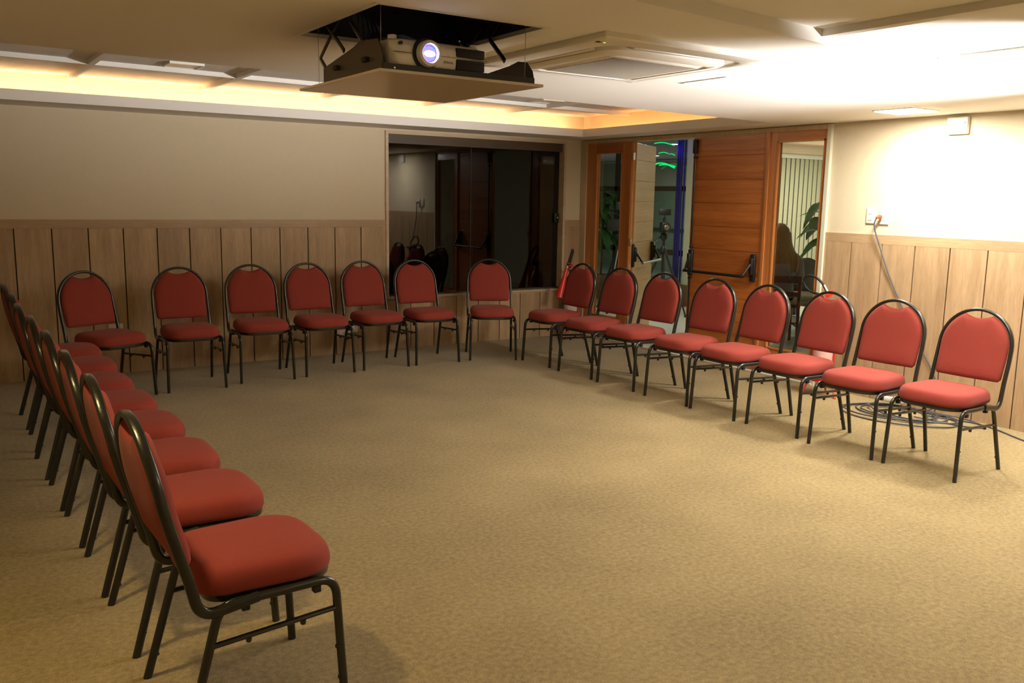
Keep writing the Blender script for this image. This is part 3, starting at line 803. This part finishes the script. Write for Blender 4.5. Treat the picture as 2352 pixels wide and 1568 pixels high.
Lc = [(-5.354, -5.29, 1.6), (-5.366, -4.705, 0.5), (-5.375, -4.186, -.5), (-5.38, -3.63, .5), (-5.39, -3.106, 0), (-5.40, -2.557, 1), (-5.385, -1.985, -1), (-5.385, -1.406, .5)]
Ll = ['large red chair nearest the camera, its whole seat and crossbar in full sight',
      'red chair in the left row directly beyond the one nearest the camera',
      'red chair third in the left row counting from the camera',
      'red chair fourth in the left row counting from the camera',
      'red chair fifth in the left row counting from the camera, orange glow on its back',
      'red chair sixth in the left row counting from the camera',
      'red chair seventh in the left row, last but one before the back wall',
      'red chair at the far end of the left row, closest to the panelling']
for (x, y, a), l in zip(Lc, Ll): rows.append((x, y, a, l, 'red chairs in the row along the left side'))
for i, (x, y, a, l, g) in enumerate(rows):
    if i == 0:
        proto.location = (x, y, 0); proto.rotation_euler = (0, 0, R(a)); proto['label'] = l; proto['group'] = g
    else: dup(proto, (x, y, 0), R(a), l, g)

# ------------------------------------------------------------------ fire extinguishers on red stands
def extinguisher(label, loc, rz, wrapped):
    t = thing('fire_extinguisher', label, 'fire extinguisher', loc, rz)
    b = BM(); lathe(b, [(.062, .13), (.072, .145), (.072, .58), (.066, .63), (.045, .67), (.026, .69), (.024, .72)], seg=28); obj('cylinder', b, 'red', t)
    b = BM(); lathe(b, [(.026, .72), (.030, .725), (.030, .745), (.018, .75), (.018, .775)], seg=16); tube(b, [(0, 0, .755), (.055, 0, .765)], .012, 10); lathe(b, [(.016, 0), (.016, .006)], (0, -.03, .755), 'Y', 14); obj('valve', b, 'chrome', t)
    b = BM(); plate(b, [(-.10, -.012, .80), (-.02, -.012, .79), (.03, -.012, .775), (.03, -.012, .765), (-.02, -.012, .775), (-.10, -.012, .785)], (0, .024, 0)); plate(b, [(-.12, -.010, .828), (-.02, -.010, .808), (.02, -.010, .795), (.02, -.010, .788), (-.02, -.010, .80), (-.12, -.010, .818)], (0, .02, 0)); obj('handle', b, 'red', t)
    b = BM()
    for s in (-1, 1): tube(b, fillet([(.0, .084*s, .62), (.0, .086*s, .14), (.06, .13*s, .0)], .05), .0075, 8)
    tube(b, fillet([(-.084, 0, .30), (-.086, 0, .14), (-.14, 0, .0)], .05), .0075, 8)
    for z in (.20, .50): tube(b, [(.084*math.cos(a), .084*math.sin(a), z) for a in [2*PI*k/24 for k in range(24)]], .005, 6, closed=True)
    lathe(b, [(.078, .118), (.078, .130)], seg=24)
    for s in (-1, 1): lathe(b, [(.012, 0), (.012, .008)], (.06, .13*s, 0), seg=10)
    lathe(b, [(.012, 0), (.012, .008)], (-.14, 0, 0), seg=10)
    obj('stand', b, 'red', t)
    b = BM(); lathe(b, [(.0728, .30), (.0745, .31), (.0745, .46), (.0728, .47)] if not wrapped else [(.0725, .20), (.079, .21), (.077, .30), (.080, .42), (.078, .55), (.070, .62)], seg=28)
    obj('label_sleeve' if not wrapped else 'bubble_wrap', b, 'label' if not wrapped else 'wrap', t)
    if not wrapped:
        b = BM()
        for i in range(10):
            a0 = R(-100+i*6); a1 = R(-100+(i+1)*6); r = .0755; h = .018*math.sin(PI*(i+.5)/10)
            face(b, [b.verts.new(p) for p in ((r*math.cos(a0), r*math.sin(a0), .43-h), (r*math.cos(a1), r*math.sin(a1), .43-h), (r*math.cos(a1), r*math.sin(a1), .43+h), (r*math.cos(a0), r*math.sin(a0), .43+h))])
        obj('orange_mark', b, 'orange', t)
    return t
e1 = extinguisher('red fire extinguisher on a stand in the corner with red discharge horn hanging down', (-.285, -.235, 0), R(30), False)
# horn and hose in world-like local coords (rotation of the stand undone with small matrices)
inv = Matrix.Rotation(-R(30), 4, 'Z')
def loc1(p): return inv @ (Vector(p)-Vector((-.285, -.235, 0)))
b = BM(); p0, p1 = loc1((-.385, -.28, .775)), loc1((-.475, -.28, .455)); tube(b, [p0, p0.lerp(p1, .25), p0.lerp(p1, .6), p1], .044, 20, radii=[.32, .45, .72, 1.0]); obj('horn', b, 'redhorn', e1)
b = BM(); tube(b, fillet([loc1((-.385, -.28, .775)), loc1((-.35, -.28, .87)), loc1((-.295, -.25, .965)), loc1((-.275, -.24, .94)), loc1((-.31, -.245, .84)), loc1((-.33, -.25, .775)), loc1((-.29, -.235, .76))], .03, 6), .0105, 10); obj('hose', b, 'rubber', e1)
b = BM(); tube(b, [loc1((-.385, -.28, .76)), loc1((-.38, -.28, .79))], .016, 12); tube(b, [loc1((-.36, -.275, .755)), loc1((-.30, -.24, .76))], .013, 10); obj('hose_coupling', b, 'chrome', e1)
e2 = extinguisher('red fire extinguisher wrapped in bubble wrap standing by the right wall behind a chair', (-.262, -3.475, 0), R(200), True)
inv2 = Matrix.Rotation(-R(200), 4, 'Z')
def loc2(p): return inv2 @ (Vector(p)-Vector((-.262, -3.475, 0)))
b = BM(); tube(b, fillet([loc2(p) for p in ((-.26, -3.46, .84), (-.26, -3.40, .90), (-.26, -3.33, .935), (-.26, -3.26, .925), (-.255, -3.235, .88), (-.25, -3.26, .83), (-.25, -3.32, .80), (-.255, -3.41, .79), (-.258, -3.44, .76))], .05, 6), .0095, 10); obj('hose', b, 'rubber', e2)
b = BM(); tube(b, [loc2((-.26, -3.475, .815)), loc2((-.26, -3.437, .865))], .014, 12); obj('hose_coupling', b, 'chrome', e2)

# ------------------------------------------------------------------ wall plates, socket, light box, cords
def plate_y(name, label, x0, x1, z0, z1, cat='wall plate', two=False, grp=None):
    t = thing(name, label, cat, ((x0+x1)/2, 0, (z0+z1)/2), 0, grp); w = (x1-x0)/2; h = (z1-z0)/2
    b = BM(); bbox(b, -w, w, -.010, 0, -h, h, .003); obj('plate', b, 'white', t)
    b = BM(); bbox(b, -w*.55, w*.55, -.0125, -.010, -h*.5, h*.5, .001, 1); obj('insert', b, 'white', t)
plate_y('wall_plate', 'small white wall plate on the panelling seen under the angled corner chair', -4.865, -4.755, .335, .415)
plate_y('wall_socket', 'white socket plate low on the panelling behind chair legs', -2.775, -2.665, .197, .262, 'socket')
plate_y('wall_socket', 'second small white socket plate just left of the other on the low panelling', -2.885, -2.790, .170, .232, 'socket')
def plate_x(name, label, y, z, w, h, cat):
    t = thing(name, label, cat, (.012, y, z)); b = BM(); bbox(b, -.011, 0, -w/2, w/2, -h/2, h/2, .003); obj('plate', b, 'white', t)
    return t
t = plate_x('light_switch', 'white double light switch beside the door frame above the panelling', -3.614, 1.410, .076, .122, 'switch')
for dz in (-.022, .024): b = BM(); bbox(b, -.0145, -.011, -.018, .018, dz-.013, dz+.013, .001, 1); obj('rocker', b, 'white', t)
t = plate_x('wall_socket', 'white wall socket with a red plug pushed in, next to the light switch', -3.730, 1.407, .078, .124, 'socket')
b = BM(); bbox(b, -.013, -.011, -.022, .022, -.035, .035, .001, 1); obj('insert', b, 'white', t)
b = BM(); pl = [(-.011, 0, 0), (-.03, .004, 0), (-.05, .012, -.008)]; tube(b, pl, .014, 10, radii=[1, 1.05, .6]); o = obj('cord_plug', b, 'orangeplug'); o.location = (0, -3.712, 1.402); tag(o, 'small red plug stuck in the wall socket', 'plug')
t = thing('emergency_light', 'white emergency light box high on the right wall under the ceiling', 'emergency light', (.012, -4.25, 2.046))
b = BM(); bbox(b, -.035, 0, -.075, .075, -.060, .058, .006); obj('housing', b, 'white', t)
b = BM(); bbox(b, -.050, -.030, -.062, .062, .008, .026, .007, 3); obj('lamp_ridge', b, 'white', t)

def smooth_path(pts, k=6):
    pts = [Vector(p) for p in pts]; out = []
    for i in range(len(pts)-1):
        p0 = pts[max(i-1, 0)]; p1 = pts[i]; p2 = pts[i+1]; p3 = pts[min(i+2, len(pts)-1)]
        for j in range(k):
            t = j/k; out.append(.5*((2*p1)+(-p0+p2)*t+(2*p0-5*p1+4*p2-p3)*t*t+(-p0+3*p1-3*p2+p3)*t**3))
    out.append(pts[-1]); return out
CR = .0052
b = BM(); pts = [(-.047, -3.699, 1.392), (-.052, -3.690, 1.33), (-.035, -3.73, 1.20), (-.022, -3.818, .99), (-.018, -3.928, .79), (-.018, -4.024, .635), (-.018, -4.132, .46), (-.018, -4.235, .31), (-.03, -4.30, .17), (-.06, -4.30, .05), (-.12, -4.20, .008), (-.18, -4.10, .006)]
tube(b, smooth_path(pts), CR, 8)
tag(obj('hanging_cord', b, 'cord'), 'dark grey cord hanging from the red plug down the wall to the floor', 'cord')
# coiled pile on the floor
rnd = random.Random(12); pts = []
cen = [(-.42, -4.15, .34, .34), (-.28, -4.24, .22, .40), (-.30, -4.08, .20, .20), (-.24, -4.32, .18, .30), (-.36, -4.06, .26, .24), (-.26, -4.26, .17, .34)]
lv = 0
for ci, (cx, cy, rx, ry) in enumerate(cen):
    for j in range(14):
        a = 2*PI*j/14+.5*ci
        if ci+1 < len(cen):
            nx, ny, nrx, nry = cen[ci+1]; u = j/14
        else: nx, ny, nrx, nry = cx, cy, rx, ry; u = 0
        X = (cx+(nx-cx)*u)+(rx+(nrx-rx)*u)*math.cos(a); Y = (cy+(ny-cy)*u)+(ry+(nry-ry)*u)*math.sin(a)
        pts.append((min(X, -.025), Y, .006+.0035*ci+.004*math.sin(a*2+ci)))
tube(b := BM(), smooth_path(pts, 4), CR, 7)
tag(obj('extension_cord', b, 'cord'), 'tangled pile of dark grey cable coiled on the carpet behind the chairs', 'cord')
b = BM(); pts = [(-.20, -4.30, .012), (-.13, -4.46, .008), (-.07, -4.62, .006), (-.12, -4.80, .006), (-.20, -4.95, .006), (-.26, -5.08, .006), (-.34, -5.3, .006), (-.50, -5.7, .006)]
tube(b, smooth_path(pts), CR, 8)
tag(obj('extension_cord', b, 'cord'), 'single dark cord running from the cable pile past the end chair along the carpet', 'cord')
b = BM(); pts = [(-.30, -4.30, .012), (-.26, -4.50, .008), (-.22, -4.66, .007), (-.14, -4.72, .007), (-.06, -4.62, .008), (-.04, -4.48, .012), (-.09, -4.38, .02)]
tube(b, smooth_path(pts), CR, 8)
tag(obj('extension_cord', b, 'cord'), 'open loop of dark cord lying between the last two chairs at the right wall', 'cord')
t = thing('power_strip', 'white socket block with a red plug lying in the cable pile behind the chairs', 'power strip', (-.14, -4.03, .046), R(-72))
b = BM(); bbox(b, -.075, .075, -.022, .022, 0, .034, .006); obj('body', b, 'white', t)
b = BM(); bbox(b, -.105, -.077, -.014, .014, .004, .028, .006); obj('plug', b, 'orangeplug', t)
b = BM(); bbox(b, .08, .12, -.018, .018, .004, .032, .006); obj('adapter', b, 'white', t)

# ------------------------------------------------------------------ recessed lamps in the low ceiling
def panel_lamp(label, x0, x1, y0, y1):
    t = thing('ceiling_lamp', label, 'ceiling light', ((x0+x1)/2, (y0+y1)/2, ZC)); w = (x1-x0)/2; h = (y1-y0)/2
    b = BM(); e = .012
    for a in ((-w-e, -w, -h-e, h+e), (w, w+e, -h-e, h+e), (-w, w, -h-e, -h), (-w, w, h, h+e)): box(b, *a, -.005, 0)
    obj('lamp_frame', b, 'white', t, 0)
    b = BM(); bbox(b, -w, w, -h, h, -.012, -.0005, .004); obj('diffuser', b, 'lamp', t)
    return t
panel_lamp('lit square ceiling lamp close to the air conditioning unit', -2.60, -2.33, -4.52, -4.22)
panel_lamp('lit square ceiling lamp near the right wall above the light switch', -.62, -.34, -4.29, -4.01)

# ------------------------------------------------------------------ cassette air conditioner
t = thing('air_conditioner', 'white square cassette air conditioner set in the ceiling behind the projector', 'air conditioner', (-3.40, -4.645, ZC))
W2 = .475
def rsq(h, r, z, n=6, dx=0, dy=0):
    o = []
    for (sx, sy, a0) in ((1, 1, 0), (-1, 1, 90), (-1, -1, 180), (1, -1, 270)):
        for k in range(n+1):
            a = R(a0+90*k/n); o.append((sx*(h-r)+r*math.cos(a)+dx, sy*(h-r)+r*math.sin(a)+dy, z))
    return o
def loft(bm, rows, cap0=True, cap1=True):
    vs = [[bm.verts.new(p) for p in r] for r in rows]; n = len(vs[0])
    for a, c in zip(vs, vs[1:]):
        for j in range(n): face(bm, [a[j], a[(j+1) % n], c[(j+1) % n], c[j]])
    if cap0: face(bm, vs[0][::-1])
    if cap1: face(bm, vs[-1])
b = BM(); loft(b, [rsq(W2, .01, 0), rsq(W2, .012, -.018), rsq(W2-.006, .012, -.024), rsq(.395, .10, -.030), rsq(.380, .10, -.020), rsq(.375, .10, -.004)], True, True); obj('fascia_panel', b, 'whiteg', t)
b = BM(); loft(b, [rsq(.345, .09, -.010), rsq(.345, .09, -.034), rsq(.330, .085, -.042), rsq(.285, .05, -.046), rsq(.278, .05, -.040), rsq(.262, .04, -.040), rsq(.255, .04, -.046)], True, True); obj('intake_cover', b, 'whiteg', t)
b = BM()
for i in range(46):
    y = -.235+i*.0104; box(b, -.235, .235, y, y+.006, -.0485, -.0462)
obj('intake_grille', b, 'grille', t, 0)
for k in range(4):
    m4 = Matrix.Rotation(PI/2*k, 4, 'Z')
    b = BM(); bbox(b, -.25, .25, .349, .376, -.030, -.016, .004, 2, m4); obj('louvre', b, 'whiteg', t)
b = BM(); bbox(b, -.455, -.435, -.40, -.38, -.0275, -.0245, .001, 1); obj('sensor', b, 'black', t)
b = BM(); lathe(b, [(.004, -.028), (.004, -.0245)], (-.42, -.395, 0), seg=10); obj('status_light', b, 'greenled', t)

# ------------------------------------------------------------------ projector lift with lowered ceiling panel
t = thing('projector_lift', 'dark metal ceiling lift lowered from a square hole, ceiling panel under it', 'projector lift', (0, 0, 0))
b = BM(); T = .006
g = .004
box(b, HX0+g, HX0+g+T, HY0+g, HY1-g, ZC+.012, 2.60); box(b, HX1-g-T, HX1-g, HY0+g, HY1-g, ZC+.012, 2.60); box(b, HX0+g, HX1-g, HY0+g, HY0+g+T, ZC+.012, 2.60); box(b, HX0+g, HX1-g, HY1-g-T, HY1-g, ZC+.012, 2.60); box(b, HX0+g, HX1-g, HY0+g, HY1-g, 2.59, 2.60)
obj('housing', b, 'rubber', t, 0)
b = BM(); e = .018
for a in ((HX0-e, HX0, HY0-e, HY1+e), (HX1, HX1+e, HY0-e, HY1+e), (HX0, HX1, HY0-e, HY0), (HX0, HX1, HY1, HY1+e)): box(b, *a, ZC-.003, ZC)
obj('hole_trim', b, 'white', t, 0)
PX0, PX1, PY0, PY1 = -4.745, -4.065, -4.985, -4.215; PZ = 1.925
b = BM(); bbox(b, PX0, PX1, PY0, PY1, PZ-.010, PZ, .0015, 1); obj('ceiling_panel', b, 'panelw', t)
b = BM()
box(b, PX0+.02, PX1-.03, PY0+.02, PY1-.05, PZ, PZ+.004); box(b, PX0+.02, PX1-.03, PY0+.018, PY0+.022, PZ, PZ+.022)
obj('tray', b, 'blackm', t, 0)
b = BM(); X = PX0+.018
plate(b, [(X, PY0+.02, PZ), (X, PY1-.22, PZ), (X, PY1-.22, PZ+.058), (X, -4.72, PZ+.10), (X, -4.78, PZ+.115), (X, -4.93, PZ+.105), (X, PY0+.03, PZ+.075), (X, PY0+.02, PZ+.05)], (.004, 0, 0))
obj('side_plate', b, 'bracket', t, 0)
b = BM(); X = PX1-.035
plate(b, [(X, PY0+.02, PZ), (X, PY1-.10, PZ), (X, PY1-.10, PZ+.05), (X, -4.80, PZ+.085), (X, -4.86, PZ+.095), (X, -4.92, PZ+.085), (X, -4.955, PZ+.05), (X, PY0+.02, PZ+.02)], (.004, 0, 0))
obj('side_plate', b, 'black', t, 0)
for yy in (-4.86, -4.60):
    b = BM(); bbox(b, PX0+.001, PX0+.018, yy, yy+.035, PZ+.035, PZ+.052, .003); obj('knob', b, 'rubber', t)
def link(p, q, w=.011, th=.0035):
    bb = BM(); tube(bb, [p, q], w, 8, th, up=(1, 0, 0)); return bb
for X in (PX0+.035, PX1-.045):
    for (p, q) in (((X, -4.42, PZ+.06), (X, -4.36, 2.03)), ((X, -4.36, 2.03), (X, -4.60, 2.18)), ((X, -4.60, 2.03), (X, -4.36, 2.20)), ((X, -4.78, 2.03), (X, -4.66, 2.13)), ((X, -4.66, 2.13), (X, -4.82, 2.24))):
        obj('scissor_arm', link(p, q), 'blackm', t)
for X, Y in ((PX0+.03, -4.93), (PX0+.04, -4.33), (PX1-.05, -4.93)):
    b = BM(); tube(b, [(X, Y, PZ+.002), (X, Y, 2.58)], .0012, 6); obj('wire', b, 'steel', t)
b = BM()
for i in range(5): tube(b, smooth_path([(-4.62+i*.02, -4.55, 2.05), (-4.66+i*.03, -4.62+i*.03, 2.16), (-4.60-i*.02, -4.52, 2.30), (-4.55, -4.60+i*.02, 2.55)]), .005, 6)
obj('cable_bundle', b, 'rubber', t)

t = thing('projector', 'silver projector with glowing blue white lens on the ceiling lift', 'projector', (-4.495, -4.80, PZ+.006), R(1.5))
w_, d_, h_ = .205, .15, .107
b = BM(); rowsP = []
def body_row(z, ins, nose):
    o = []; W_, D_ = w_-ins, d_-ins
    N = 12
    # front (-y) gently bowed, ends rounded
    for k in range(N+1):
        u = -1+2*k/N; o.append((W_*u*.94, -D_-nose*(1-u*u)*.5+(.014 if abs(u) > .98 else 0), z))
    o += [(W_*.99, -D_+.03, z), (W_, 0, z), (W_*.99, D_-.02, z), (W_*.93, D_, z), (-W_*.93, D_, z), (-W_*.99, D_-.02, z), (-W_, 0, z), (-W_*.99, -D_+.03, z)]
    return o
loft(b, [body_row(.0, .02, .010), body_row(.006, .008, .016), body_row(.030, .001, .020), body_row(.055, 0, .022), body_row(.080, .001, .020), body_row(.099, .008, .014), body_row(h_, .022, .008)])
obj('case', b, 'silver', t, 40)
b = BM(); bbox(b, -w_*.93, w_*.93, -.1625, -.150, .0575, .0590, .0004, 1); obj('seam', b, 'grille', t)
for x in (-.17, .165):
    b = BM(); lathe(b, [(.016, h_-.002), (.016, h_+.012), (.013, h_+.014)], (x, -.105, 0), seg=20); obj('foot', b, 'silver', t)
b = BM(); lathe(b, [(.05, h_-.002), (.05, h_+.004), (.03, h_+.008)], (-.02, -.06, 0), seg=24); obj('mount_disc', b, 'silver', t)
LX, LZ = -.062, .060
b = BM(); lathe(b, [(.046, -.13), (.046, -.180), (.043, -.188), (.034, -.190), (.028, -.182), (.026, -.150)], (LX, 0, LZ), 'Y', 32); obj('lens_barrel', b, 'lensring', t)
b = BM(); lathe(b, [(.052, -.135), (.052, -.1655), (.046, -.1657)], (LX-.004, 0, LZ), 'Y', 32); obj('lens_recess', b, 'rubber', t)
b = BM(); lathe(b, [(.026, -.152), (.0255, -.1785), (.020, -.1795)], (LX, 0, LZ), 'Y', 28); ln = obj('lens_glass', b, 'glowb', t)
b = BM(); bmesh.ops.create_uvsphere(b, u_segments=20, v_segments=10, radius=1, matrix=Matrix.Translation((LX, -.1795, LZ-.001)) @ Matrix.Diagonal((.0225, .0025, .0105, 1))); obj('light_spot', b, 'glow', t)
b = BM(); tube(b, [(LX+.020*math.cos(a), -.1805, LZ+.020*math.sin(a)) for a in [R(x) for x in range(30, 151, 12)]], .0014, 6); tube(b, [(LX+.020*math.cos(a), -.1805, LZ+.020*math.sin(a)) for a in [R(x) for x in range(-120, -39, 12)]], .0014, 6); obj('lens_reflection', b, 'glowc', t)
b = BM(); lathe(b, [(.006, -.150), (.006, -.1645)], (-.165, 0, .088), 'Y', 16); obj('remote_sensor', b, 'black', t)
for (z0, z1) in ((.062, .094), (.018, .055)):
    b = BM(); bbox(b, .058, .178, -.164, -.150, z0, z1, .004, 2); g_ = obj('vent_grille', b, 'rubber', t)
    b = BM()
    for i in range(4): zz = z0+.005+i*(z1-z0-.01)/3; box(b, .064, .170, -.1655, -.1635, zz, zz+.0015)
    obj('vent_slat', b, 'rubber', g_, 0)
cu = bpy.data.curves.new('maker_mark', 'FONT'); cu.body = 'EPSON'; cu.size = .0125; cu.extrude = .0003; cu.align_x = 'CENTER'
tmp = bpy.data.objects.new('tmp', cu); C.objects.link(tmp); bpy.context.view_layer.update()
me = bpy.data.meshes.new_from_object(tmp.evaluated_get(bpy.context.evaluated_depsgraph_get())); bpy.data.objects.remove(tmp)
o = bpy.data.objects.new('maker_mark', me); C.objects.link(o); o.parent = t; me.materials.clear(); me.materials.append(M['bracket'])
o.location = (.022, -.1665, .034); o.rotation_euler = (PI/2, 0, 0)
for x, z in ((-.19, -.002), (.07, h_+.006)): b = BM(); lathe(b, [(.003, -.160), (.003, -.163)], (x, 0, z+.004), 'Y', 10); obj('screw', b, 'chrome', t)

# ------------------------------------------------------------------ lights
def area(name, loc, rot, size, power, col, size_y=None, spread=PI, shape='RECTANGLE', vis=False):
    l = bpy.data.lights.new(name, 'AREA'); l.energy = power; l.color = col; l.shape = shape; l.size = size
    if size_y: l.size_y = size_y
    l.spread = spread
    o = bpy.data.objects.new(name, l); C.objects.link(o); o.location = loc; o.rotation_euler = rot
    return o
def point(name, loc, power, col, rad=.05):
    l = bpy.data.lights.new(name, 'POINT'); l.energy = power; l.color = col; l.shadow_soft_size = rad
    o = bpy.data.objects.new(name, l); C.objects.link(o); o.location = loc; return o
def spot(name, loc, target, power, col, angle, blend, rad=.05):
    l = bpy.data.lights.new(name, 'SPOT'); l.energy = power; l.color = col; l.spot_size = R(angle); l.spot_blend = blend; l.shadow_soft_size = rad
    o = bpy.data.objects.new(name, l); C.objects.link(o); o.location = loc
    o.rotation_euler = (Vector(target)-Vector(loc)).to_track_quat('-Z', 'Y').to_euler(); return o
# video light by the right wall, just behind the camera's right edge, aimed up at the ceiling
spot('video_light', (-1.55, -6.35, 1.50), (-1.95, -5.10, 2.62), 1030, (1., .98, .945), 92, .6, .03)
area('lamp_light', (-2.465, -4.37, ZC-.02), (0, 0, 0), .26, 10, (1., .80, .52), .28)
area('lamp_light', (-.48, -4.15, ZC-.02), (0, 0, 0), .26, 42, (1., .96, .84), .27)
# unseen recessed lamps past the view's edges, then a fill lamp behind the camera
area('lamp_light', (-.30, -5.35, ZC-.02), (0, 0, 0), .24, 38, (1., .98, .91), .27)
area('lamp_light', (-6.02, -5.25, ZC-.02), (0, 0, 0), .12, 21, (1., .78, .34), .12)
area('lamp_light', (-3.2, -8.2, ZT-.02), (0, 0, 0), .26, 32, (1., .84, .55), .27)  # fill added to brighten the near carpet
area('corridor_light', (1.0, .1, 2.33), (0, 0, 0), .3, 30, (.95, 1., .82))
area('corridor_light', (4.9, -.4, 2.33), (0, 0, 0), .4, 92, (1., .93, .76))
area('corridor_light', (5.6, 5.2, 2.33), (0, 0, 0), .4, 20, (.85, .95, 1.))
point('blue_light', (2.90, 1.62, 2.2), .5, (.12, .06, 1.), .05)

w = bpy.data.worlds.new('world'); S.world = w; w.use_nodes = True
w.node_tree.nodes['Background'].inputs[0].default_value = (.002, .002, .003, 1); w.node_tree.nodes['Background'].inputs[1].default_value = 1
S.view_settings.view_transform = 'Standard'; S.view_settings.look = 'None'; S.view_settings.gamma = 1; S.view_settings.exposure = 0
S.view_settings.use_curve_mapping = False
